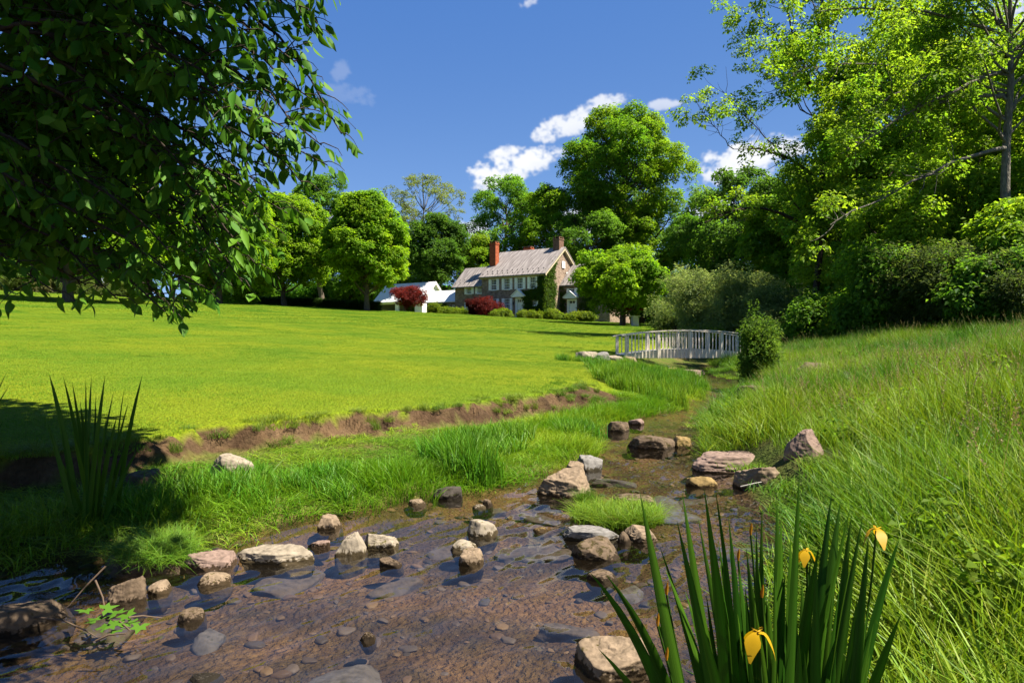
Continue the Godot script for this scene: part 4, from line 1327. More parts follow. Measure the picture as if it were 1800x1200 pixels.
# ------------------------------------------------------------------ shrubs
func shrub(px: float, z: float, h: float, rx: float, n: int, kind: String, scale: float, a: Vector3, b: Vector3, called: String, label: String, category := "shrub", group := "", flat := 1.0) -> void:
	var base := on_land(px, z)
	var t := thing(called, label, category, base, 0.0, group)
	var wood := MB.new()
	for k in 9:
		var d := Vector3(R(-1, 1) * rx * 0.7, h * R(0.6, 0.9), R(-1, 1) * rx * 0.7)
		wood.tube(curve_pts(Vector3(R(-0.1, 0.1) * rx, -0.1, R(-0.1, 0.1) * rx), d, Vector3.ZERO, 4, 0.04), taper(0.03 + 0.01 * h, 0.006, 4), 5, false)
	part("stem", wood.mesh(), M.bark_dark, t)
	var kinds: Array = clump[kind]
	var sub := []
	for k in 20:
		sub.append([Vector3(R(-1, 1), 0, R(-1, 1)) * rx * 0.72 + Vector3(0, h * R(0.16, 0.84), 0), R(0.2, 0.46)])
	for k in kinds.size():
		var spots := []
		var tints := []
		for i in n / kinds.size():
			var q: Array = sub[rng.randi() % sub.size()]
			var d := Vector3(R(-1, 1), R(-1, 1), R(-1, 1)).normalized()
			var p: Vector3 = q[0] + Vector3(d.x * rx, d.y * h * 0.75 * flat, d.z * rx) * q[1] * (R(0.6, 1.05) if R(0, 1) > 0.14 else R(1.1, 1.7))
			p.y = maxf(p.y, 0.03)
			var up := (d * 0.8 + Vector3(0, 0.8, 0)).normalized()
			var sx := up.cross(Vector3(R(-1, 1), R(-1, 1), R(-1, 1))).normalized()
			var s := scale * R(0.7, 1.25)
			spots.append(Transform3D(Basis(sx, up, sx.cross(up)).scaled(Vector3(s, s, s)), p))
			var cc := a.lerp(b, R(0, 1)) * R(0.85, 1.15)
			tints.append(Color(cc.x, cc.y, cc.z))
		many("foliage", kinds[k], M.leaf, t, spots, tints)

func shrubs() -> void:
	var silver_a := Vector3(0.17, 0.235, 0.085)
	var silver_b := Vector3(0.29, 0.36, 0.16)
	var red_a := Vector3(0.10, 0.012, 0.012)
	var red_b := Vector3(0.22, 0.03, 0.03)
	# silvery willows past the bridge
	shrub(1228, 54, 4.6, 2.6, 900, "fine", 1.5, silver_a, silver_b, "willow_shrub", "silvery willow shrub nearest the small maple")
	shrub(1312, 50, 4.9, 3.0, 1000, "fine", 1.5, silver_a, silver_b, "willow_shrub", "silvery willow shrub behind the bridge's middle")
	shrub(1188, 60, 2.9, 2.0, 500, "fine", 1.4, Vector3(0.10, 0.16, 0.03), silver_b, "willow_shrub", "low willow shrub beside the covered well")
	shrub(1258, 42, 1.6, 1.5, 420, "mid", 0.9, Vector3(0.10, 0.17, 0.02), Vector3(0.16, 0.23, 0.03), "leafy_shrub", "low bright shrub right behind the bridge railing")
	shrub(1390, 40, 4.2, 2.6, 900, "fine", 1.4, Vector3(0.075, 0.12, 0.03), silver_b * 0.85, "willow_shrub", "dusky willow shrub at the wood edge by the half-bare tree")
	# bush by the bridge end
	shrub(1335, 21.3, 1.75, 0.5, 420, "fine", 0.8, Vector3(0.07, 0.155, 0.02), Vector3(0.15, 0.24, 0.04), "leafy_bush", "upright leafy bush hiding the end of the footbridge", "bush")
	# understory along the right bank
	var row := [[1440, 36, 3.0, 2.2, 0], [1510, 34, 2.6, 2.0, 1], [1580, 30, 3.6, 2.4, 0], [1660, 27.5, 3.2, 2.5, 2], [1745, 25.5, 2.6, 2.1, 0], [1820, 24, 2.3, 1.9, 2], [1625, 33, 4.4, 2.6, 1], [1715, 31, 4.0, 2.6, 1], [1900, 26, 2.8, 2.2, 0], [1555, 42, 4.5, 2.8, 0]]
	var where := ["below the half-bare streamside tree", "beneath the leaning dark trunk", "between the leaning trunk and the yellow-green tree", "largest in front of the wood", "before the plane tree's trunk", "past the plane tree on the bank", "yellowish, inside the wood edge", "tall and yellowish behind the front shrubs", "last along the bank's wood edge", "deep behind the leaning trunk"]
	for i in row.size():
		var q: Array = row[i]
		var cols: Array = [[DEEP_A, MID_B], [WOOD_A, WOOD_B * 0.8], [Vector3(0.05, 0.09, 0.025), Vector3(0.11, 0.15, 0.04)]][q[4]]
		shrub(q[0], q[1], q[2], q[3], 900, "mid" if q[4] != 2 else "fine", 1.0 if q[4] != 2 else 1.3, cols[0], cols[1], "wood_shrub", "dark understory shrub " + where[i], "shrub", "shrubs along the wood edge")
	# planting by the house
	var HA := Vector3(0.13, 0.22, 0.015)
	var HB := Vector3(0.22, 0.28, 0.02)
	shrub(768, 103, 1.6, 1.7, 330, "mid", 1.1, HA * 0.8, HB * 0.8, "foundation_shrub", "rounded green shrub before the link building")
	shrub(795, 98, 0.95, 2.0, 330, "mid", 1.1, HA, HB, "foundation_shrub", "low yellow-green planting by the farmhouse's lower wing")
	shrub(882, 91.5, 0.95, 1.5, 300, "mid", 1.1, HA, HB, "foundation_shrub", "low yellow-green planting below the dark red mound")
	shrub(925, 91, 0.9, 1.2, 260, "mid", 1.0, HA * 0.8, HB, "foundation_shrub", "low green planting beside the front doorstep")
	shrub(942, 90.5, 0.9, 0.9, 220, "mid", 1.0, HA * 0.7, HB, "foundation_shrub", "small green planting under the ivy")
	shrub(975, 91.5, 1.2, 1.3, 300, "mid", 1.1, HA, HB, "foundation_shrub", "bright planting at the sunlit foot of the gable wall")
	shrub(1020, 90, 1.1, 2.2, 420, "mid", 1.1, HA * 0.8, HB, "foundation_shrub", "low bright planting before the side door")
	# red maples
	shrub(838, 95, 2.3, 1.7, 600, "mid", 0.95, red_a * 0.45, red_b * 0.4, "laceleaf_maple", "darker of two red mounded maples, touching the lower wing", "maple")
	shrub(860, 92.5, 2.3, 1.9, 750, "mid", 0.95, red_a * 0.9, red_b * 0.85, "laceleaf_maple", "brighter red mounded maple below the lower windows", "maple")
	tree({px = 722, z = 100, h = 3.9, rx = 2.7, low = 0.25, lobes = 24, per = 36, lobe = 0.85, kind = "mid", scale = 1.0, a = red_a, b = red_b * 1.15, shape = 0, girth = 0.1, label = "small crimson maple in front of the garage", called = "red_maple"})
	# grey-green brush along the lawn's crest
	for k in 9:
		var pale := k % 3 == 1
		shrub(-70 + k * 34, 102 + R(-2, 4), R(2.0, 2.8), 2.4, 300, "far", 0.55, Vector3(0.14, 0.15, 0.06) if pale else Vector3(0.09, 0.14, 0.03), Vector3(0.22, 0.22, 0.11) if pale else Vector3(0.14, 0.20, 0.04), "brush_shrub", "grey-green brush shrub along the lawn crest under the broad maple", "shrub", "brush along the lawn crest")

# ------------------------------------------------------------------ the tree whose branch hangs in from the side
func leaf_mesh(l: float, w: float, cup: float, curl: float) -> MB:
	# ovate leaf with a drawn-out tip: base at the origin, tip along -y, face towards +z
	var b := MB.new()
	var n := 7
	var prof := [0.0, 0.46, 0.82, 1.0, 0.95, 0.70, 0.34, 0.0]
	var last := -1
	for k in n + 1:
		var t := float(k) / n
		var y := -l * t
		var z0 := -curl * l * t * t
		var ww: float = w * prof[k] * 0.5
		var zs := z0 + cup * ww
		var nc := Vector3(0, -0.4 * curl * t, 1).normalized()
		var i := b.vert(Vector3(-ww, y, zs), (nc + Vector3(cup, 0, 0)).normalized(), Vector2(0, t))
		b.vert(Vector3(0, y, z0), nc, Vector2(0.5, t))
		b.vert(Vector3(ww, y, zs), (nc - Vector3(cup, 0, 0)).normalized(), Vector2(1, t))
		if last >= 0:
			for s in 2:
				b.tri_i(last + s, last + s + 1, i + s + 1); b.tri_i(last + s, i + s + 1, i + s)
		last = i
	b.tube([Vector3(0, l * 0.16, -0.002), Vector3(0, 0, 0)], [0.0011, 0.0011], 3, false)
	return b

func overhang() -> void:
	var foot := Vector3(-5.6, height(-5.6, 5.9), -5.9)
	var t := thing("broadleaf_tree", "broadleaf tree whose dark branches hang in over the stream bank", "tree", foot)
	var wood := MB.new()
	var fork := Vector3(-5.2, 3.6, -5.3)
	wood.tube(curve_pts(foot + Vector3(0, -0.2, 0), fork, Vector3(0.1, 0, 0), 6, 0.04), [0.30, 0.23, 0.21, 0.2, 0.19, 0.18, 0.17], 10)
	for i in wood.v.size(): wood.v[i] -= foot
	part("trunk", wood.mesh(), M.bark_dark, t)
	# limbs of the crown, above and beside the view
	var ends := []
	var limbs := MB.new()
	for q in [Vector3(-3.4, 5.6, -4.2), Vector3(-3.2, 6.6, -6.6), Vector3(-1.2, 6.9, -4.8), Vector3(-4.4, 7.6, -7.0), Vector3(-6.6, 7.0, -4.2), Vector3(-3.0, 4.7, -3.0), Vector3(-7.4, 5.6, -6.4), Vector3(-2.6, 4.5, -2.2), Vector3(-1.5, 5.4, -2.2), Vector3(-1.5, 6.8, -5.4), Vector3(-4.6, 5.2, -3.2), Vector3(-5.6, 6.2, -7.6), Vector3(-0.6, 6.4, -4.0), Vector3(-1.8, 5.6, -3.4)]:
		limbs.tube(curve_pts(fork, q, Vector3(0, 0.5, 0), 8, 0.06), taper(0.10, 0.035, 8), 8)
		ends.append(q)
	# boughs that come down into view: each ends at a point of the hanging edge
	var leaves := []
	var shape := PackedVector2Array([Vector2(-120, -90), Vector2(565, -90), Vector2(548, 60), Vector2(520, 150), Vector2(600, 215), Vector2(612, 270), Vector2(545, 330), Vector2(490, 395), Vector2(440, 450), Vector2(395, 500), Vector2(310, 535), Vector2(190, 510), Vector2(80, 505), Vector2(-120, 470)])
	var tips := [[600, 235, 3.3], [555, 60, 3.4], [548, 175, 3.2], [575, 290, 3.4], [300, 540, 3.1], [205, 525, 3.0], [95, 512, 2.9], [455, 430, 3.3], [490, 350, 3.5], [385, 490, 3.4], [150, 500, 3.2], [30, 490, 3.0], [255, 505, 3.5], [120, 455, 3.6], [-30, 480, 3.3], [335, 500, 3.0], [60, 430, 3.3], [200, 440, 3.1], [475, 405, 3.2], [450, 465, 3.1], [530, 320, 3.3], [505, 375, 3.1], [425, 495, 3.2], [350, 520, 3.2], [290, 548, 3.0], [410, 440, 3.5], [565, 255, 3.2], [520, 110, 3.2]]
	var tries := 0
	while tips.size() < 108 and tries < 3000:
		tries += 1
		var q := Vector2(R(-110, 610), R(-80, 540))
		if not Geometry2D.is_point_in_polygon(q, shape): continue
		var ok := true
		for e in tips:
			if Vector2(e[0], e[1]).distance_to(q) < 40: ok = false; break
		if ok: tips.append([q.x, q.y, R(2.7, 4.6)])
	var twigs := MB.new()
	for e in tips:
		var end := seen_at(e[0], e[1], e[2])
		var start := end + Vector3(-R(0.9, 1.9), R(0.25, 0.95), R(-0.5, 0.5))
		var sag := Vector3(0.05, 0.16, 0) * R(0.4, 1.2)
		var pts := curve_pts(start, end, sag, 10, 0.025)
		twigs.tube(pts, taper(0.014, 0.003, 10), 5, false)
		var len := start.distance_to(end)
		var m := int(len / 0.062)
		for i in m:
			var u := lerpf(0.22, 1.0, (i + R(0, 1)) / m)
			var f := u * 10.0
			var k := mini(int(f), 9)
			var s: Vector3 = pts[k].lerp(pts[k + 1], f - k)
			var d := Vector3(R(-0.6, 1), R(-0.55, 0.35), R(-1, 1)).normalized() * R(0.10, 0.36) * (1.15 - 0.6 * u)
			if i == m - 1: d = (end - start).normalized() * 0.12
			var tp := curve_pts(s, s + d, Vector3(0, 0.02, 0), 4, 0.008)
			twigs.tube(tp, taper(0.0035, 0.0014, 4), 4, false)
			var c := int(d.length() / 0.033) + 1
			for j in c:
				var g := (j + 0.6) / c
				leaves.append([s + d * g, d.normalized(), 1.0 if j & 1 else -1.0])
	for i in limbs.v.size(): limbs.v[i] -= foot
	for i in twigs.v.size(): twigs.v[i] -= foot
	part("limbs", limbs.mesh(), M.bark_dark, t).set_meta("kind", "stuff")
	part("twigs", twigs.mesh(), M.bark_dark, t).set_meta("kind", "stuff")
	var kinds := []
	for k in 6: kinds.append(leaf_mesh(R(0.066, 0.098), R(0.032, 0.044), R(0.1, 0.6), R(-0.25, 0.6)))
	var meshes := []
	for q in kinds:
		for k in 3:
			q.c.fill(Color(0.04, 0.13, 0.010).lerp(Color(0.095, 0.21, 0.013), k / 2.0))
			meshes.append(q.mesh())
	# the leaves nearest the viewer are parts one by one, the rest are joined
	var placed := []
	for q in leaves:
		var axis: Vector3 = q[1]
		var side := axis.cross(Vector3.UP)
		side = side.normalized() * q[2] if side.length() > 0.05 else Vector3.RIGHT
		var down := (Vector3(0, -1, 0) * R(0.35, 1.3) + side * R(0.2, 0.9) + axis * R(0.2, 0.8)).normalized()
		var face := Vector3(R(-1, 1), R(-0.3, 0.6), R(-1, 1))
		face = (face - down * face.dot(down)).normalized()
		var b := Basis((-down).cross(face).normalized(), -down, face)
		var s := R(0.6, 1.2)
		var tr := Transform3D(b.scaled(Vector3(s, s, s)), q[0] + down * 0.012 - foot)
		var p: Vector3 = q[0]
		var in_view := p.z < -0.5 and absf(p.x / p.z) < 0.76 and absf((p.y - EYE) / p.z) < 0.51
		placed.append([-p.z if in_view else 99.0, tr])
	placed.sort_custom(func(a, b): return a[0] < b[0])
	var rest := MB.new()
	for i in placed.size():
		if i < 300 and placed[i][0] < 50.0:
			var o := part("leaf", meshes[rng.randi() % meshes.size()], M.near_leaf, t)
			o.transform = placed[i][1]
		else:
			var src: MB = kinds[rng.randi() % 6]
			src.c.fill(Color(0.04, 0.13, 0.010).lerp(Color(0.095, 0.21, 0.013), R(0, 1)))
			rest.add(src, placed[i][1])
	part("foliage", rest.mesh(), M.near_leaf, t).set_meta("kind", "stuff")
	# crown over the view and to the side
	var spots := []
	var tints := []
	for e in ends:
		for i in 520:
			var d := Vector3(R(-1, 1), R(-1, 1), R(-1, 1)).normalized()
			var p: Vector3 = e + Vector3(d.x * 1.7, d.y * 0.85, d.z * 1.7) * R(0.3, 1.05)
			if p.z < -0.3 and absf(p.x / p.z) < 0.8 and (p.y - EYE) / -p.z < 0.62: continue
			spots.append(Transform3D(Basis.from_euler(Vector3(R(-0.5, 0.5), R(0, TAU), R(-0.5, 0.5))).scaled(Vector3.ONE * R(0.7, 1.1)), p - foot))
			var k := R(0.8, 1.2)
			tints.append(Color(0.065 * k, 0.165 * k, 0.014 * k))
	many("crown", clump.mid[1], M.leaf, t, spots, tints)

# ------------------------------------------------------------------ stones
var ico := {}

func icosphere(lv: int) -> Array:
	if ico.has(lv): return ico[lv]
	var g := (1.0 + sqrt(5.0)) / 2.0
	var v := []
	for q in [[-1, g, 0], [1, g, 0], [-1, -g, 0], [1, -g, 0], [0, -1, g], [0, 1, g], [0, -1, -g], [0, 1, -g], [g, 0, -1], [g, 0, 1], [-g, 0, -1], [-g, 0, 1]]:
		v.append(Vector3(q[0], q[1], q[2]).normalized())
	var f := [[0, 11, 5], [0, 5, 1], [0, 1, 7], [0, 7, 10], [0, 10, 11], [1, 5, 9], [5, 11, 4], [11, 10, 2], [10, 7, 6], [7, 1, 8], [3, 9, 4], [3, 4, 2], [3, 2, 6], [3, 6, 8], [3, 8, 9], [4, 9, 5], [2, 4, 11], [6, 2, 10], [8, 6, 7], [9, 8, 1]]
	for k in lv:
		var mid := {}
		var nf := []
		for t in f:
			var m := []
			for e in 3:
				var a: int = t[e]
				var b: int = t[(e + 1) % 3]
				var key := mini(a, b) * 100000 + maxi(a, b)
				if not mid.has(key):
					v.append(((v[a] + v[b]) as Vector3).normalized()); mid[key] = v.size() - 1
				m.append(mid[key])
			nf.append([t[0], m[0], m[2]]); nf.append([t[1], m[1], m[0]]); nf.append([t[2], m[2], m[1]]); nf.append(m)
		f = nf
	ico[lv] = [v, f]
	return ico[lv]

# a broken, rounded or layered stone of half extents size; facets 0 (round) .. 1 (angular); moss 0 .. 1
func rock_mesh(sd: int, size: Vector3, lv: int, facets: float, moss: float, peak := 0.0, algae := -9.0) -> ArrayMesh:
	var r := RandomNumberGenerator.new()
	r.seed = sd * 77 + 5
	var f := FastNoiseLite.new()
	f.seed = sd; f.frequency = 1.0; f.fractal_octaves = 4
	var planes := []
	for k in 15:
		var d := Vector3(r.randf_range(-1, 1), r.randf_range(-0.5, 1), r.randf_range(-1, 1)).normalized()
		planes.append([d, r.randf_range(0.62, 0.9)])
	for k in 4:
		var an := PI / 2 * k + r.randf_range(-0.35, 0.35)
		planes.append([Vector3(cos(an), r.randf_range(-0.15, 0.35), sin(an)).normalized(), r.randf_range(0.74, 0.95)])
	planes.append([Vector3(r.randf_range(-0.2, 0.2), 1, r.randf_range(-0.2, 0.2)).normalized(), r.randf_range(0.5, 0.62)])
	planes.append([Vector3(r.randf_range(-0.5, 0.5), -0.15, 1).normalized(), r.randf_range(0.65, 0.85)])
	var s := icosphere(lv)
	var b := MB.new()
	for d in s[0]:
		var cut := 1.0
		for p in planes:
			var k: float = d.dot(p[0])
			if k > 0.05: cut = minf(cut, p[1] / k)
		var rad: float = lerpf(0.85, cut, minf(1.0, facets * 0.75 + 0.42))
		rad += f.get_noise_3dv(d * 1.1) * 0.04 + f.get_noise_3dv(d * 3.0) * 0.02 + f.get_noise_3dv(d * 9.0) * 0.008
		# ledges of the bedding
		var ledge := f.get_noise_3d(d.x * 1.5, d.y * 9.0, d.z * 1.5)
		rad += ledge * 0.045 * facets
		var pos: Vector3 = d * rad
		var nar := 1.0 - peak * smoothstep(0.0, 0.9, pos.y)
		b.v.append(Vector3(pos.x * nar, pos.y, pos.z * nar) * size)
		b.n.append(Vector3.ZERO)
		b.uv.append(Vector2(d.x, d.y))
		var g := f.get_noise_3dv(d * 2.3 + Vector3(9, 3, 1)) + 0.5 * f.get_noise_3dv(d * 9.0)
		var k := smoothstep(0.32, 0.5, g + moss - 0.35)
		var tone := 1.0 + 0.25 * f.get_noise_3dv(d * 3.0 + Vector3(40, 0, 0))
		var cc := Color(tone, tone, tone).lerp(Color(0.34, 0.36, 0.10), k if moss > 0.0 else 0.0)
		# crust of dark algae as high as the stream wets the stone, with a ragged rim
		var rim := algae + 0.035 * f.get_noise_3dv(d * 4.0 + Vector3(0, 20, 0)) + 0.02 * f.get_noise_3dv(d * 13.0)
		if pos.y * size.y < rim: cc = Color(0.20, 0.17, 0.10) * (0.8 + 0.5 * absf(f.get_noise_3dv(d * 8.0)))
		b.c.append(cc)
	for t in s[1]:
		var a: int = t[0]
		var c: int = t[1]
		var e: int = t[2]
		var nn: Vector3 = (b.v[c] - b.v[a]).cross(b.v[e] - b.v[a])
		if nn.dot(b.v[a] + b.v[c] + b.v[e]) < 0.0: nn = -nn
		b.n[a] += nn; b.n[c] += nn; b.n[e] += nn
	for i in b.n.size(): b.n[i] = b.n[i].normalized()
	for t in s[1]: b.tri_i(t[0], t[1], t[2])
	return b.mesh()

var stone_count := 0

# px, py: where its waterline or foot is seen; w, h: its width and height in the photo's pixels; deep: depth over width
func stone(px: float, py: float, w: float, h: float, deep: float, m: String, facets: float, moss: float, turn: float, label: String, called := "stone", group := "", on_ground := false, depth := 0.0) -> void:
	stone_count += 1
	var z := depth
	if z == 0.0:
		z = (EYE - 0.0) * FOCAL / (py - 600.0)
		for k in 6:
			var y := height((px - 900.0) / FOCAL * z, z) if on_ground else level(z)
			z = lerpf(z, (EYE - y) * FOCAL / (py - 600.0), 0.7)
	var s := z / FOCAL
	var x := (px - 900.0) * s
	var hw := w * s * 0.5 * 1.05
	var above := h * s * 0.66
	var hh := above / (0.62 if h / w < 0.9 else 0.8) + 0.02
	var size := Vector3(hw / 0.88, hh, hw * minf(1.0, deep * 1.25) / 0.88)
	var y0 := height(x, z) if on_ground or depth > 0.0 else level(z)
	var lv := 5 if w > 58 else (4 if w > 26 else 3)
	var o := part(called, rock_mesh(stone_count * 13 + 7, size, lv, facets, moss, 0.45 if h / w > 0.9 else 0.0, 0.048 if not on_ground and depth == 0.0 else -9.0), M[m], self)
	o.position = Vector3(x, y0 - 0.02, -z - hw * deep * 0.7)
	o.rotation.y = turn
	tag(o, label, "stone", group)

func stones() -> void:
	stone(475, 990, 128, 42, 0.42, "stone_pale", 0.95, 0.0, 0.05, "long pale flat-topped slab standing proud of the water", "flat_stone")
	stone(364, 998, 84, 36, 0.6, "stone_pink", 0.9, 0.0, -0.2, "flat pinkish stone touching the grassy bank near the pale slab")
	stone(368, 1030, 60, 28, 0.7, "stone_tan", 0.5, 0.35, 0.4, "rounded mossy stone in front of the flat pinkish stone")
	stone(272, 1045, 40, 36, 0.9, "stone_tan", 0.35, 0.0, 0.0, "smooth egg-like stone by the mossy turf")
	stone(212, 1062, 66, 58, 0.6, "stone_brown", 1.0, 0.2, 0.7, "sharp tilted stone next to the smooth egg-like one")
	stone(615, 975, 58, 66, 0.8, "stone_pale", 0.8, 0.22, 0.3, "pale peaked stone, the tallest of its row in midstream")
	stone(668, 964, 62, 36, 0.7, "stone_pale", 0.7, 0.42, 0.2, "lumpy lichened stone touching the pale peaked stone")
	stone(575, 930, 48, 34, 0.8, "stone_tan", 0.8, 0.1, 0.5, "brown wedge stone upstream of the pale slab")
	stone(560, 962, 44, 16, 0.5, "stone_pink", 0.9, 0.0, 0.3, "thin broken stone between the slab and the peaked stone")
	stone(847, 942, 54, 34, 0.8, "stone_pale", 0.6, 0.25, 0.0, "blocky pale stone with a mossy back in midstream")
	stone(828, 992, 48, 38, 0.8, "stone_tan", 0.8, 0.25, 0.6, "tan stone with a mossy foot, leaning on a flat one")
	stone(815, 968, 54, 20, 0.7, "stone_pale", 0.8, 0.3, 0.1, "flat stone behind the tan mossy-footed one")
	stone(684, 996, 44, 16, 0.6, "stone_brown", 0.8, 0.2, 0.1, "low broken stone barely breaking the surface")
	stone(998, 872, 100, 56, 0.75, "stone_tan", 1.0, 0.0, 0.35, "big tan boulder with a smooth sunlit top at the bank's point", "boulder")
	stone(1038, 826, 46, 36, 0.8, "stone_grey", 0.7, 0.15, 0.2, "grey boulder behind the big tan one", "boulder")
	stone(1012, 832, 34, 28, 0.8, "stone_tan", 0.6, 0.0, 0.8, "tan stone wedged between the tan and the grey boulder")
	stone(1150, 788, 84, 30, 0.7, "stone_brown", 0.5, 0.5, 0.1, "long mossy brown stone in the upper pool")
	stone(1202, 786, 38, 27, 0.8, "stone_ochre", 0.6, 0.4, 0.4, "ochre peaked stone at the end of the long mossy one")
	stone(1122, 746, 30, 14, 0.8, "stone_pink", 0.9, 0.0, 0.4, "small pink block at the upper pool's edge")
	stone(1088, 758, 44, 28, 0.8, "stone_brown", 0.6, 0.45, 0.2, "dark mossy stone beside the small pink block")
	stone(1116, 728, 34, 18, 0.8, "stone_tan", 0.5, 0.2, 0.0, "rounded stone in the grass above the small pink block")
	stone(1290, 828, 158, 44, 0.55, "stone_pink", 0.9, 0.0, 0.42, "long pinkish ledge slab running into the grassy bank", "flat_stone")
	stone(1342, 862, 88, 62, 0.8, "stone_tan", 1.0, 0.0, -0.3, "angular boulder overhanging the water below the ledge slab", "boulder")
	stone(1238, 856, 58, 26, 0.6, "stone_ochre", 0.5, 0.2, 0.1, "knobbly ochre stone at the end of the ledge slab")
	stone(1422, 800, 60, 80, 0.9, "stone_pink", 0.7, 0.1, 0.2, "pink boulder half sunk in the tall grass", "boulder", "", true)
	stone(1035, 950, 108, 30, 0.45, "stone_grey", 1.0, 0.0, -0.15, "long grey slab beside the grassy islet", "flat_stone")
	stone(1098, 955, 26, 34, 0.8, "stone_brown", 0.4, 0.15, 0.0, "knobbly upright stone between the grey slab and the tan block")
	stone(1132, 952, 64, 28, 0.8, "stone_tan", 1.0, 0.0, 0.1, "flat tan block at the islet's end")
	stone(1050, 982, 82, 40, 0.8, "stone_brown", 0.5, 0.55, 0.2, "broad mossy mound in front of the grey slab")
	stone(1076, 925, 34, 26, 0.8, "stone_ochre", 0.4, 0.6, 0.0, "moss-covered cobble at the front of the islet")
	stone(1118, 886, 78, 20, 0.6, "stone_brown", 0.4, 0.6, 0.1, "mossy brown hump behind the islet")
	stone(1058, 1020, 56, 18, 0.7, "stone_brown", 0.4, 0.4, 0.0, "low wet stone in front of the broad mossy mound")
	stone(1090, 1185, 132, 66, 0.8, "stone_tan", 0.85, 0.3, 0.3, "large boulder with moss sides next to the flowering iris", "boulder")
	stone(18, 1110, 130, 62, 0.8, "stone_brown", 0.9, 0.25, 0.2, "broad flat boulder in the shade by the fallen twigs", "boulder")
	stone(400, 842, 72, 60, 0.7, "stone_pale", 0.7, 0.0, 0.2, "pale cracked boulder on the grassy bank", "boulder", "", true)
	stone(246, 850, 54, 32, 0.8, "stone_brown", 0.6, 0.2, 0.0, "dark boulder behind the shaded iris", "boulder", "", true)
	stone(786, 876, 56, 30, 0.7, "stone_dark", 0.5, 0.4, 0.1, "dark mossy stone under the tall grass tuft")
	stone(732, 888, 34, 14, 0.8, "stone_tan", 0.5, 0.0, 0.0, "small tan stone beside the dark mossy one")
	stone(856, 888, 20, 16, 0.9, "stone_brown", 0.8, 0.0, 0.4, "small dark splinter stone before the tall tuft")
	stone(842, 894, 24, 9, 0.9, "stone_pale", 0.5, 0.0, 0.2, "flat little stone at the splinter's foot")
	stone(330, 1092, 50, 26, 0.7, "stone_brown", 0.4, 0.5, 0.3, "weedy low stone near the fallen twig")
	stone(645, 1124, 28, 16, 0.8, "stone_brown", 0.5, 0.6, 0.0, "mossy tip of a sunken stone in the foreground pool")
	stone(356, 1198, 62, 12, 0.6, "stone_dark", 0.5, 0.0, 0.0, "black wet stone low in the foreground pool")
	stone(950, 934, 28, 10, 0.8, "stone_ochre", 0.4, 0.2, 0.0, "small ochre stone upstream of the grey slab's tip")
	stone(1330, 712, 76, 52, 0.6, "stone_brown", 0.7, 0.1, 0.1, "brown rock bared in the bank below the leafy bush", "boulder", "", true)
	stone(1440, 682, 84, 62, 0.5, "stone_brown", 0.7, 0.1, 0.1, "brown rock bared in the grassy slope", "boulder", "", true)
	stone(1494, 692, 60, 74, 0.6, "stone_dark", 0.8, 0.0, 0.2, "dark broken rock at the top of the bared slope", "boulder", "", true)
	# rubble at the bridge
	stone(1032, 650, 44, 22, 0.7, "stone_pale", 0.9, 0.0, 0.2, "pale rubble stone farthest from the bridge end", "stone", "rubble by the bridge", false, 26.5)
	stone(1060, 652, 38, 20, 0.7, "stone_grey", 0.9, 0.0, 0.6, "grey rubble stone in the middle of the row by the bridge", "stone", "rubble by the bridge", false, 26.5)
	stone(1082, 650, 30, 16, 0.7, "stone_pale", 0.8, 0.0, 0.1, "whitish rubble stone close to the bridge end", "stone", "rubble by the bridge", false, 27.0)
	stone(1108, 642, 32, 16, 0.7, "stone_tan", 0.8, 0.0, 0.3, "tan rubble stone under the bridge end", "stone", "rubble by the bridge", false, 28.0)
	stone(1168, 644, 36, 16, 0.6, "stone_pale", 0.9, 0.0, -0.5, "white tilted block under the bridge", "stone", "rubble by the bridge", false, 29.5)
	stone(1180, 656, 34, 18, 0.7, "stone_ochre", 0.9, 0.0, 0.2, "ochre block below the white tilted one", "stone", "rubble by the bridge", false, 28.0)
	stone(1222, 658, 44, 20, 0.7, "stone_pink", 1.0, 0.0, 0.1, "pink squared block under the middle of the bridge", "stone", "rubble by the bridge", false, 28.0)
	# flat stones seen through the water
	var r := RandomNumberGenerator.new()
	r.seed = 88
	var n := 0
	while n < 22:
		var z := r.randf_range(2.5, 8.5)
		var x := r.randf_range(-3.0, 2.2)
		if not Geometry2D.is_point_in_polygon(Vector2(x, z), water_poly) or to_line(Vector2(x, z), water_line) < 0.35: continue
		n += 1
		var s := r.randf_range(0.14, 0.42)
		var o := part("sunken_stone", rock_mesh(500 + n, Vector3(s, 0.085, s * r.randf_range(0.4, 0.8)), 3, 1.0, 0.3), M[["stone_wet", "stone_wet", "stone_dark"][n % 3]], self)
		o.position = Vector3(x, height(x, z) + 0.01, -z)
		o.rotation = Vector3(r.randf_range(-0.15, 0.15), r.randf_range(0, TAU), r.randf_range(-0.15, 0.15))
		tag(o, "flat stone lying wholly under the stream water", "stone", "sunken stones")

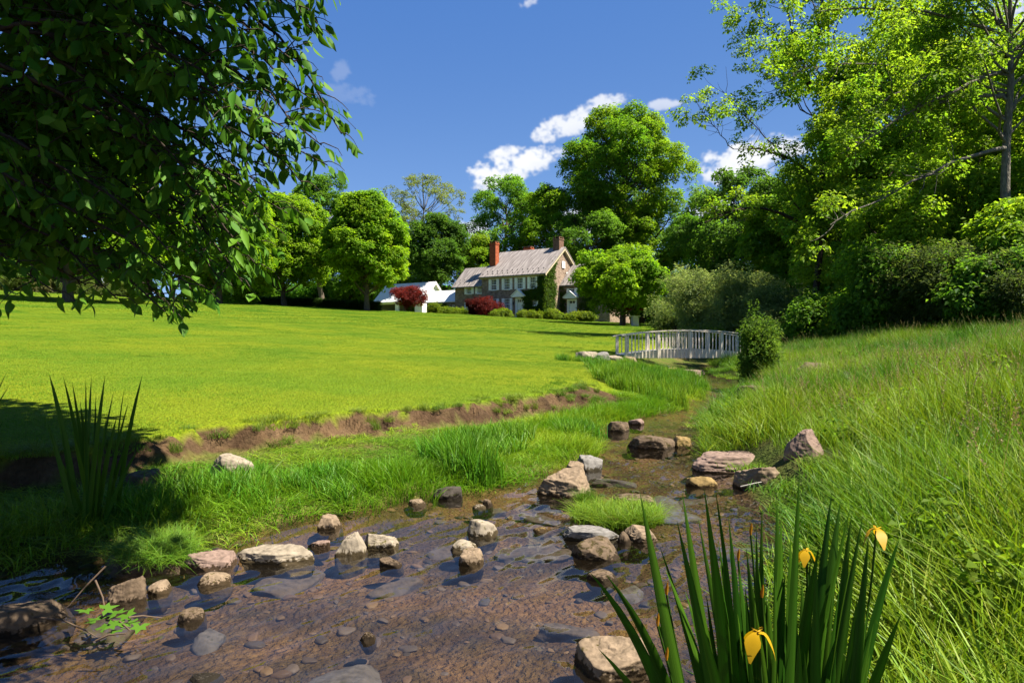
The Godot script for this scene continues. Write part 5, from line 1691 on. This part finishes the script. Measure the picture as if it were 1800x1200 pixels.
# ------------------------------------------------------------------ irises
func sword(root: Node3D, a: Vector3, b: Vector3, w: float, bend: Vector3, tint: Color, called := "blade") -> void:
	# a sword-shaped leaf: lens-shaped in section, from a to its tip b
	var m := MB.new()
	m.col = tint
	var n := 12
	var along := (b - a).normalized()
	var side := along.cross(Vector3(R(-0.6, 0.6), R(-0.2, 0.2), 1)).normalized()
	var last := -1
	for k in n + 1:
		var t := float(k) / n
		var p := a.lerp(b, t) + bend * (4.0 * t * (1.0 - t))
		var tg := (b - a + bend * 4.0 * (1.0 - 2.0 * t)).normalized()
		var face := side.cross(tg).normalized()
		var ww := w * 0.5 * (0.72 + 0.28 * minf(1.0, t * 2.5)) * pow(maxf(0.0, 1.0 - pow(t, 4.0)), 0.9) + 0.0004
		if t > 0.72: ww = minf(ww, w * 0.5 * (1.0 - t) / 0.28 * 0.98 + 0.0004)
		var th := w * 0.045
		var mid := th * minf(1.0, ww / (w * 0.3))
		var i := m.v.size()
		for fs in [1.0, -1.0]:
			m.vert(p - side * ww, (face * fs - side * 0.25).normalized(), Vector2(0, t))
			m.vert(p + face * fs * mid, face * fs, Vector2(0.5, t))
			m.vert(p + side * ww, (face * fs + side * 0.25).normalized(), Vector2(1, t))
		if last >= 0:
			for k2 in [0, 1, 3, 4]:
				m.tri_i(last + k2, last + k2 + 1, i + k2 + 1); m.tri_i(last + k2, i + k2 + 1, i + k2)
		last = i
	part(called, m.mesh(), M.iris_leaf, root)

func petal_into(b: MB, a: Vector3, dir: Vector3, down: Vector3, l: float, w: float) -> void:
	var side := dir.cross(Vector3.UP).normalized()
	var last := -1
	for k in 9:
		var t := k / 8.0
		var p := a + dir * l * (t - 0.25 * t * t) + Vector3.UP * l * 0.35 * t * (1.0 - t) * 2.0 + down * l * t * t * 1.15
		var ww := w * 0.5 * sin(PI * (0.12 + 0.86 * pow(t, 0.8))) * (0.35 + 0.65 * smoothstep(0.25, 0.65, t)) + 0.001
		var nn := (Vector3.UP + dir * t * 1.5).normalized()
		var i := b.vert(p - side * ww - Vector3.UP * ww * 0.3, nn, Vector2(0, t))
		b.vert(p, nn, Vector2(0.5, t))
		b.vert(p + side * ww - Vector3.UP * ww * 0.3, nn, Vector2(1, t))
		if last >= 0:
			for s in 2:
				b.tri_i(last + s, last + s + 1, i + s + 1); b.tri_i(last + s, i + s + 1, i + s)
		last = i

func flower(root: Node3D, at: Vector3, size: float, turn: float) -> void:
	var f := Node3D.new()
	f.name = "flower"
	root.add_child(f, true)
	for k in 3:
		var b := MB.new()
		b.col = Color(0.42, 0.255, 0.010)
		var a := turn + TAU * k / 3.0
		var d := Vector3(cos(a), 0, sin(a))
		petal_into(b, at, d, Vector3(0, -1, 0), size, size * 0.95)
		part("petal", b.mesh(), M.petal, f)
		var c := MB.new()
		c.col = Color(0.48, 0.30, 0.015)
		petal_into(c, at + Vector3(0, size * 0.06, 0), d.rotated(Vector3.UP, 0.9), Vector3(0, 0.3, 0), size * 0.4, size * 0.2)
		part("petal", c.mesh(), M.petal, f)

func bud(root: Node3D, at: Vector3, l: float) -> void:
	var b := MB.new()
	b.col = Color(0.40, 0.19, 0.015)
	b.tube([at, at + Vector3(0, l * 0.3, 0), at + Vector3(0.002, l * 0.7, 0), at + Vector3(0.003, l, 0)], [0.003, 0.005, 0.004, 0.001], 7)
	part("bud", b.mesh(), M.petal, root)

func stalk(root: Node3D, a: Vector3, b: Vector3, r := 0.005) -> void:
	var m := MB.new()
	m.col = Color(0.05, 0.12, 0.012)
	m.tube(curve_pts(a, b, Vector3(0.01, 0, 0), 8, 0.004), taper(r, r * 0.7, 8), 6)
	part("stalk", m.mesh(), M.iris_leaf, root)

func irises() -> void:
	var g0 := Color(0.045, 0.165, 0.013)
	var g1 := Color(0.15, 0.33, 0.024)
	# flowering clump by the near bank; each blade: where its tip is seen, at what depth, how wide, how far it arches
	var base := Vector3(0.80, 0.02, -2.02)
	var t := thing("yellow_iris", "large flowering yellow iris with tall sword leaves beside the big boulder", "iris", base)
	var tips := [[1125, 865, 2.0, 0.030, 0.0], [1200, 868, 2.15, 0.026, 0.0], [1190, 915, 1.95, 0.026, 0.02], [1228, 912, 2.1, 0.018, 0.0], [1250, 925, 1.95, 0.032, 0.02], [1238, 858, 1.75, 0.022, 0.03], [1258, 862, 1.78, 0.014, 0.03], [1366, 880, 2.1, 0.03, 0.0], [1374, 905, 2.0, 0.034, 0.0], [1406, 828, 1.8, 0.026, 0.0], [1390, 940, 2.15, 0.03, 0.0], [1462, 868, 2.05, 0.026, -0.02], [1478, 878, 2.1, 0.034, -0.02], [1498, 882, 2.0, 0.028, -0.03],
		[1582, 945, 2.05, 0.03, -0.04], [1578, 950, 2.2, 0.024, -0.03], [1585, 1078, 1.9, 0.030, -0.02], [1036, 1004, 2.0, 0.03, 0.07], [1066, 1010, 2.1, 0.026, 0.06], [1052, 1140, 1.8, 0.026, 0.05], [1225, 1072, 1.7, 0.03, 0.02], [1483, 990, 2.15, 0.026, -0.01], [1340, 965, 2.1, 0.022, 0.0], [1332, 1000, 1.95, 0.018, 0.03], [1297, 985, 2.1, 0.022, 0.02], [1265, 985, 2.2, 0.02, 0.02], [1310, 1030, 2.0, 0.024, 0.0], [1282, 1050, 2.05, 0.028, 0.0], [1425, 985, 2.0, 0.03, -0.01], [1440, 960, 1.9, 0.032, -0.02], [1410, 1020, 2.1, 0.03, 0.0], [1455, 1040, 1.9, 0.03, -0.02],
		[1500, 1030, 2.1, 0.026, -0.02], [1530, 1110, 2.0, 0.028, -0.03], [1350, 1050, 1.9, 0.03, 0.0], [1380, 1010, 1.9, 0.034, 0.0], [1240, 1090, 2.05, 0.024, 0.02], [1205, 1040, 2.1, 0.022, 0.03], [1170, 1000, 2.1, 0.02, 0.04], [1160, 960, 2.15, 0.016, 0.03], [1150, 1080, 2.0, 0.02, 0.04], [1470, 1120, 1.9, 0.028, -0.02], [1300, 1130, 1.9, 0.028, 0.01], [1405, 1120, 1.85, 0.03, 0.0], [1350, 1140, 2.0, 0.03, 0.0], [1265, 1150, 1.9, 0.022, 0.02], [1560, 1170, 1.95, 0.024, -0.02], [1435, 1080, 2.1, 0.03, 0.0]]
	for q in tips:
		var tip := seen_at(q[0], q[1], q[2]) - base
		var foot := Vector3(clampf(tip.x * 0.42, -0.2, 0.22) + R(-0.03, 0.03), -0.06, R(-0.14, 0.14) + tip.z * 0.15)
		sword(t, foot, tip, q[3] * 1.3, Vector3(-signf(tip.x) * absf(q[4]) * 0.6, absf(q[4]) * 1.1 + 0.01, 0), g0.lerp(g1, R(0, 1)))
	for i in 84:
		var tip := Vector3(R(-0.2, 0.26), R(0.55, 1.08), R(-0.16, 0.16))
		sword(t, Vector3(tip.x * 0.55 + R(-0.05, 0.05), -0.06, tip.z * 0.7), tip, R(0.02, 0.034), Vector3(-tip.x * 0.08, 0.01, 0), g0.lerp(g1, R(0, 1)))
	for q in [[1333, 1112, 1.85, 0.06, 0.3], [1541, 930, 2.05, 0.046, 1.4], [1418, 968, 2.0, 0.036, 2.2]]:
		var p := seen_at(q[0], q[1], q[2]) - base
		stalk(t, Vector3(p.x * 0.5, -0.05, p.z * 0.5), p - Vector3(0, 0.005, 0))
		flower(t, p, q[3], q[4])
	for q in [[1152, 1000, 2.0], [1172, 1045, 2.0], [1340, 1050, 1.95], [1320, 940, 2.1], [1298, 985, 2.1], [1156, 1100, 1.95], [1434, 1090, 1.9], [1172, 1160, 1.9]]:
		var p := seen_at(q[0], q[1], q[2]) - base
		stalk(t, Vector3(p.x * 0.55, -0.05, p.z * 0.5), p, 0.0045)
		bud(t, p, 0.036)
	# clump in the shade of the overhanging tree
	var sb := Vector3(-3.42, height(-3.42, 5.55) - 0.03, -5.55)
	t = thing("iris_plant", "tall dark iris clump without flowers in the shade on the bank", "iris", sb)
	for q in [[85, 655, 0.05], [110, 660, 0.045], [126, 670, 0.03], [150, 665, 0.03], [160, 660, 0.045], [184, 660, 0.045], [168, 690, 0.035], [175, 705, 0.035], [200, 685, 0.035], [218, 680, 0.03], [250, 658, 0.05], [226, 705, 0.03], [188, 725, 0.035], [140, 705, 0.04], [82, 740, 0.04], [105, 740, 0.03], [150, 740, 0.04], [205, 730, 0.04], [232, 755, 0.035], [128, 760, 0.04], [175, 770, 0.04], [242, 790, 0.03], [100, 800, 0.03]]:
		var tip := seen_at(q[0], q[1], 5.5 + R(-0.15, 0.15)) - sb
		sword(t, Vector3(clampf(tip.x * 0.3, -0.14, 0.14) + R(-0.03, 0.03), -0.05, R(-0.12, 0.12)), tip, q[2], Vector3(-tip.x * 0.06, 0.02, 0), g0.lerp(g1, R(0, 1)))
	sb = Vector3(-4.75, height(-4.75, 5.6) - 0.03, -5.6)
	t = thing("iris_plant", "second shaded iris clump, farther along the bank from the stones", "iris", sb)
	for q in [[12, 652, 0.045], [16, 676, 0.04], [-20, 650, 0.04], [-50, 670, 0.045], [-90, 665, 0.04], [-130, 690, 0.045], [5, 740, 0.04], [-70, 720, 0.04], [-30, 730, 0.04]]:
		var tip := seen_at(q[0], q[1], 5.6 + R(-0.15, 0.15)) - sb
		sword(t, Vector3(clampf(tip.x * 0.3, -0.14, 0.14) + R(-0.03, 0.03), -0.05, R(-0.12, 0.12)), tip, q[2], Vector3(-tip.x * 0.06, 0.02, 0), g0.lerp(g1, R(0, 1)))

# ------------------------------------------------------------------ grasses
func strew(called: String, label: String, kinds: Array, m: Material, places: Array, ca: Vector3, cb: Vector3, smooth := 0.0) -> void:
	# places: [position, scale across, scale up, normal]
	var root := Node3D.new()
	root.name = numbered(called)
	add_child(root)
	tag(root, label, "grass", "", "stuff")
	var spots := []
	var tints := []
	for k in kinds.size():
		spots.append([]); tints.append([])
	for q in places:
		var k := rng.randi() % kinds.size()
		var p: Vector3 = q[0]
		var up: Vector3 = q[3]
		var sx := Vector3.RIGHT.rotated(Vector3.UP, R(-1.3, 1.3) + (0.0 if smooth < 0.5 else R(0, TAU)))
		sx = (sx - up * sx.dot(up)).normalized()
		spots[k].append(Transform3D(Basis(sx * q[1], up * q[2], sx.cross(up) * q[1]), p))
		var t := clampf(0.5 + noise_b.get_noise_2d(p.x * 2.5, p.z * 2.5) * 1.1 + noise_a.get_noise_2d(p.x * 0.9, p.z * 1.6) * 1.2 + noise_a.get_noise_2d(p.x * 0.12, p.z * 0.5) * 0.6 + R(-0.25, 0.25), 0, 1)
		var c := ca.lerp(cb, t)
		tints[k].append(Color(c.x, c.y, c.z))
	for k in kinds.size():
		if spots[k].size(): many("blades", kinds[k], m, root, spots[k], tints[k])

func slope(x: float, z: float) -> Vector3:
	var e := 0.15
	return Vector3(-(height(x + e, z) - height(x - e, z)) / (2 * e), 1.0, (height(x, z + e) - height(x, z - e)) / (2 * e)).normalized()

func grasses() -> void:
	# mown lawn: patches of short blades, wider apart and wider with distance
	var lawn := []
	var z := 5.5
	while z < 100.0:
		var step := 0.42 if z < 22.0 else (0.55 if z < 40.0 else 1.0)
		var x := -0.80 * z - 1.0
		while x < 0.26 * z + 4.0:
			var xx := x + R(-0.12, 0.12)
			var zz := z + R(-0.12, 0.12)
			var q := land(xx, zz)
			if q[1] == 3 and (z > 18.0 or q[3] > -0.02):
				var n := Vector3.UP if z > 40.0 else slope(xx, zz)
				if n.y < 0.9: n = (n + Vector3.UP * 2.0).normalized()
				lawn.append([Vector3(xx, q[0] + 0.004, -zz), step / 0.5, 1.0 if z < 22.0 else 1.25, n])
			x += step
		z += step
	strew("lawn_grass", "mown yellow-green lawn rising to the farmhouse", clump.lawn, M.lawn_blades, lawn, Vector3(0.10, 0.215, 0.010), Vector3(0.215, 0.29, 0.016), 1.0)
	# low bank between lawn and water
	var low := []
	var tufts := []
	z = 4.6
	while z < 30.0:
		var x := -8.0
		while x < 8.0:
			var xx := x + R(-0.1, 0.1)
			var zz := z + R(-0.1, 0.1)
			x += 0.23 if z < 16.0 else 0.35
			if absf(xx) > 0.85 * zz + 0.5: continue
			var q := land(xx, zz)
			if q[0] < level(zz) + 0.02: continue
			if q[1] == 1 and q[2] > -0.1:
				var k := noise_a.get_noise_2d(xx * 1.1, zz * 1.1 + 30.0)
				var bare := smoothstep(1.5, 2.3, q[2]) * 0.6
				if R(0, 1) < bare: continue
				low.append([Vector3(xx, q[0], -zz), R(0.9, 1.2), clampf(0.85 + k * 1.2, 0.4, 1.5) * lerpf(1.0, 0.28, smoothstep(0.6, 1.5, q[2])), (slope(xx, zz) + Vector3.UP).normalized()])
			elif q[1] == 2 and R(0, 1) < 0.5:
				tufts.append([Vector3(xx, q[0], -zz), R(0.4, 0.8), R(0.3, 0.7), Vector3.UP])
			elif q[1] == 3 and q[3] < 0.22 and q[3] > -0.1 and R(0, 1) < 0.6:
				tufts.append([Vector3(xx, q[0] - 0.02, -zz), R(0.5, 0.8), R(0.25, 0.45), Vector3.UP])
		z += 0.23 if z < 16.0 else 0.35
	strew("bank_grass", "bright lush grass on the low bank below the lawn scarp", clump.short, M.grass, low, Vector3(0.12, 0.25, 0.010), Vector3(0.25, 0.345, 0.020))
	strew("scarp_tufts", "small grass tufts on the bare soil scarp", clump.tuft, M.grass, tufts, Vector3(0.10, 0.17, 0.015), Vector3(0.17, 0.22, 0.025), 1.0)
	# tall tufts standing out of the low bank: [px, depth, radius, count, height]
	var reeds := []
	for q in [[835, 7.75, 0.22, 10, 0.72], [850, 9.2, 0.36, 12, 0.5], [905, 10.2, 0.3, 8, 0.45], [800, 8.5, 0.3, 6, 0.5], [1120, 17.5, 1.1, 34, 0.72], [1170, 19.5, 1.3, 40, 0.8], [1100, 20.5, 1.0, 24, 0.7], [1175, 16.4, 0.6, 20, 0.72], [1150, 24.0, 1.0, 20, 0.6], [1200, 21.0, 0.9, 26, 0.75], [1195, 25.0, 0.8, 14, 0.6], [1215, 18.0, 0.5, 16, 0.65], [560, 7.0, 0.4, 8, 0.4], [450, 6.6, 0.5, 8, 0.4], [340, 6.1, 0.4, 8, 0.5], [1010, 24.5, 0.5, 8, 0.4], [1005, 11.2, 0.4, 8, 0.5]]:
		for i in q[3]:
			var zz: float = q[1] + R(-1, 1) * q[2]
			var xx: float = (q[0] - 900.0) / FOCAL * q[1] + R(-1, 1) * q[2]
			var g := land(xx, zz)
			if g[0] < level(zz) - 0.04: continue
			reeds.append([Vector3(xx, g[0] - 0.03, -zz), R(0.7, 1.1), q[4] * R(0.75, 1.15), Vector3.UP])
	strew("tall_tufts", "tall grass tufts standing on the low bank and before the bridge", clump.reed, M.grass, reeds, Vector3(0.075, 0.20, 0.010), Vector3(0.15, 0.26, 0.014))
	# meadow of the right bank
	var tall := []
	var mead := []
	var seed_heads := []
	z = 1.35
	while z < 42.0:
		var step := 0.21 if z < 5.0 else (0.27 if z < 14.0 else 0.42)
		var x := 0.6
		while x < minf(0.86 * z + 2.5, 30.0):
			var xx := x + R(-0.1, 0.1)
			var zz := z + R(-0.1, 0.1)
			x += step
			var q := land(xx, zz)
			if q[1] != 4 or q[2] < 0.02 or q[2] > 17.0: continue
			var clear := false
			for s in [[2.75, 7.1, 0.5], [2.9, 8.4, 0.55], [3.2, 7.0, 0.5], [3.25, 7.5, 0.35]]:
				if Vector2(xx - s[0], zz - s[1]).length() < s[2]: clear = true
			if clear: continue
			if Vector2(xx, zz).length() < 1.75: continue
			var k := noise_a.get_noise_2d(xx * 0.7 + 60.0, zz * 0.7)
			var edge := smoothstep(0.0, 1.2, q[2])
			var s := lerpf(0.30, 1.0, edge) * clampf(0.95 + k * 0.8, 0.55, 1.35)
			if z > 16.0: s *= 0.85
			if k > -0.05: tall.append([Vector3(xx, q[0], -zz), R(0.9, 1.2), s, Vector3.UP])
			else: mead.append([Vector3(xx, q[0], -zz), R(0.9, 1.2), s * 1.2, Vector3.UP])
			if edge > 0.9 and R(0, 1) < 0.2 and z > 2.4: seed_heads.append([Vector3(xx, q[0], -zz), 1.0, s * R(0.8, 1.0), Vector3.UP])
		z += step
	strew("meadow_grass", "tall lush meadow grass covering the bank below the wood", clump.tall, M.grass, tall, Vector3(0.065, 0.175, 0.009), Vector3(0.19, 0.28, 0.015), 1.0)
	strew("meadow_undergrass", "shorter meadow grass filling hollows of the bank below the wood", clump.mead, M.grass, mead, Vector3(0.065, 0.17, 0.010), Vector3(0.175, 0.275, 0.016), 1.0)
	strew("seed_stalks", "pale flowering grass stalks rising out of the meadow", clump.stalk, M.grass, seed_heads, Vector3(0.17, 0.175, 0.06), Vector3(0.26, 0.21, 0.10), 1.0)
	# leafy weeds among the meadow grass
	var weeds := []
	for i in 240:
		var zz := R(2.6, 22.0)
		var xx := R(1.5, 0.8 * zz + 1.0)
		var q := land(xx, zz)
		if q[1] != 4 or q[2] < 0.5: continue
		for k in 3: weeds.append([Vector3(xx + R(-0.1, 0.1), q[0] + R(0.12, 0.42), -zz + R(-0.1, 0.1)), R(0.25, 0.4), R(0.3, 0.5), Vector3.UP])
	strew("meadow_weeds", "small leafy weeds scattered through the meadow grass", clump.mid, M.leaf, weeds, Vector3(0.06, 0.16, 0.012), Vector3(0.16, 0.26, 0.02), 1.0)
	# grassy islet in the stream and turf on the stones
	var islet := []
	for i in 62:
		var p := Vector2(R(-1, 1), R(-1, 1))
		if p.length() > 1.0: continue
		var c := seen_at(1083, 600, 6.15)
		islet.append([Vector3(c.x + p.x * 0.36, 0.015, -6.15 + p.y * 0.26), R(0.6, 0.9), R(0.38, 0.62), Vector3.UP])
	strew("islet_grass", "small bright grass islet between stones in midstream", clump.tuft, M.grass, islet, Vector3(0.15, 0.25, 0.016), Vector3(0.20, 0.28, 0.03), 1.0)
	var turf := []
	for i in 26:
		var p := Vector2(R(-1, 1), R(-1, 1))
		var c := seen_at(262, 600, 4.95)
		turf.append([Vector3(c.x + p.x * 0.22, 0.08, -4.95 + p.y * 0.12), R(0.5, 0.8), R(0.3, 0.5), Vector3(0.25, 0.9, 0.25).normalized()])
	for i in 7:
		var c := seen_at(1030, 600, 6.75)
		turf.append([Vector3(c.x + R(-0.07, 0.07), 0.0, -6.6 + R(-0.05, 0.05)), 0.4, R(0.6, 0.95), Vector3.UP])
	strew("stone_turf", "turf overhanging the stones at the stream's shaded edge", clump.tuft, M.grass, turf, Vector3(0.09, 0.19, 0.012), Vector3(0.15, 0.24, 0.02), 1.0)

# ------------------------------------------------------------------ small things
func small_things() -> void:
	# mounds that carry the turf and the islet
	var o := part("turf_mound", rock_mesh(901, Vector3(0.36, 0.14, 0.2), 4, 0.3, 0.5), M.stone_brown, self)
	o.position = Vector3((262 - 900.0) / FOCAL * 4.95, 0.0, -4.95)
	tag(o, "mossy earth mound under the overhanging turf", "mound")
	o = part("gravel_mound", rock_mesh(902, Vector3(0.42, 0.07, 0.3), 3, 0.2, 0.3), M.stone_brown, self)
	o.position = Vector3((1083 - 900.0) / FOCAL * 6.15, -0.03, -6.15)
	tag(o, "low gravel mound carrying the grass islet", "mound")
	# bleached stick in the meadow
	var a := seen_at(1480, 712, 9.6)
	var st := thing("bleached_stick", "bleached bent stick caught in the meadow grass", "stick", a)
	var b := MB.new()
	b.tube([Vector3(-0.02, 0.0, 0), Vector3(0.10, 0.005, 0.02), Vector3(0.20, -0.03, 0.0), Vector3(0.29, -0.09, 0.03), Vector3(0.31, -0.3, 0.05)], [0.012, 0.014, 0.015, 0.014, 0.012], 7)
	part("stem", b.mesh(), M.driftwood, st)
	b = MB.new()
	b.tube([Vector3(0.28, -0.08, 0.03), Vector3(0.33, -0.05, 0.06)], [0.009, 0.004], 6)
	part("side_twig", b.mesh(), M.driftwood, st)
	# fallen leafy branch in the shaded water
	var base := seen_at(195, 1100, 3.85)
	base.y = 0.0
	var br := thing("fallen_branch", "fallen maple twig with green leaves lying in the shaded water", "branch", base)
	var at := func(px: float, py: float, z: float) -> Vector3: return seen_at(px, py, z) - base
	for q in [[[185, 995, 4.0], [150, 1030, 3.95], [122, 1063, 3.9], [100, 1080, 3.9]], [[167, 1020, 3.95], [180, 1050, 3.9], [186, 1090, 3.85]], [[62, 1085, 3.8], [110, 1090, 3.75], [150, 1108, 3.7], [170, 1120, 3.7]], [[186, 1090, 3.85], [210, 1092, 3.8], [228, 1108, 3.75]], [[225, 1085, 3.8], [250, 1082, 3.85], [284, 1086, 3.9]], [[168, 1126, 3.6], [190, 1116, 3.6], [220, 1113, 3.6]]]:
		var p := []
		var r := []
		for i in q.size():
			p.append(at.call(q[i][0], q[i][1], q[i][2])); r.append(0.006 - 0.0012 * i)
		b = MB.new()
		b.tube(p, r, 6)
		part("twig", b.mesh(), M.twig, br)
	for q in [[150, 1072, 3.9], [185, 1070, 3.85], [205, 1078, 3.85], [222, 1080, 3.85], [168, 1090, 3.8], [195, 1098, 3.75], [215, 1095, 3.8], [235, 1092, 3.85], [180, 1104, 3.75], [205, 1108, 3.75], [245, 1100, 3.8]]:
		var l := MB.new()
		l.col = Color(0.07, 0.16, 0.014)
		var c: Vector3 = at.call(q[0], q[1], q[2])
		# five-lobed leaf
		var up := Vector3(R(-0.4, 0.4), 1, R(-0.2, 0.5)).normalized()
		var fw := up.cross(Vector3(R(-1, 1), R(-0.2, 0.2), R(-1, 1))).normalized()
		var sd := up.cross(fw)
		var ring := []
		for k in 11:
			var an := lerpf(-2.5, 2.5, k / 10.0)
			var rr: float = 0.055 if k % 2 == 1 else 0.03
			if k == 5: rr = 0.075
			ring.append(c + (fw * cos(an) + sd * sin(an)) * rr * R(0.9, 1.1))
		for k in 10: l.tri(c, ring[k], ring[k + 1], up)
		part("leaf", l.mesh(), M.near_leaf, br)
	# dry stick across the angular boulder
	b = MB.new()
	var s0 := seen_at(1302, 855, 7.2)
	b.tube([Vector3.ZERO, seen_at(1328, 849, 7.2) - s0, seen_at(1362, 843, 7.3) - s0], [0.006, 0.006, 0.004], 6)
	var ds := part("dry_stick", b.mesh(), M.driftwood, self)
	ds.position = s0
	tag(ds, "thin dry stick lying against the angular boulder", "stick")
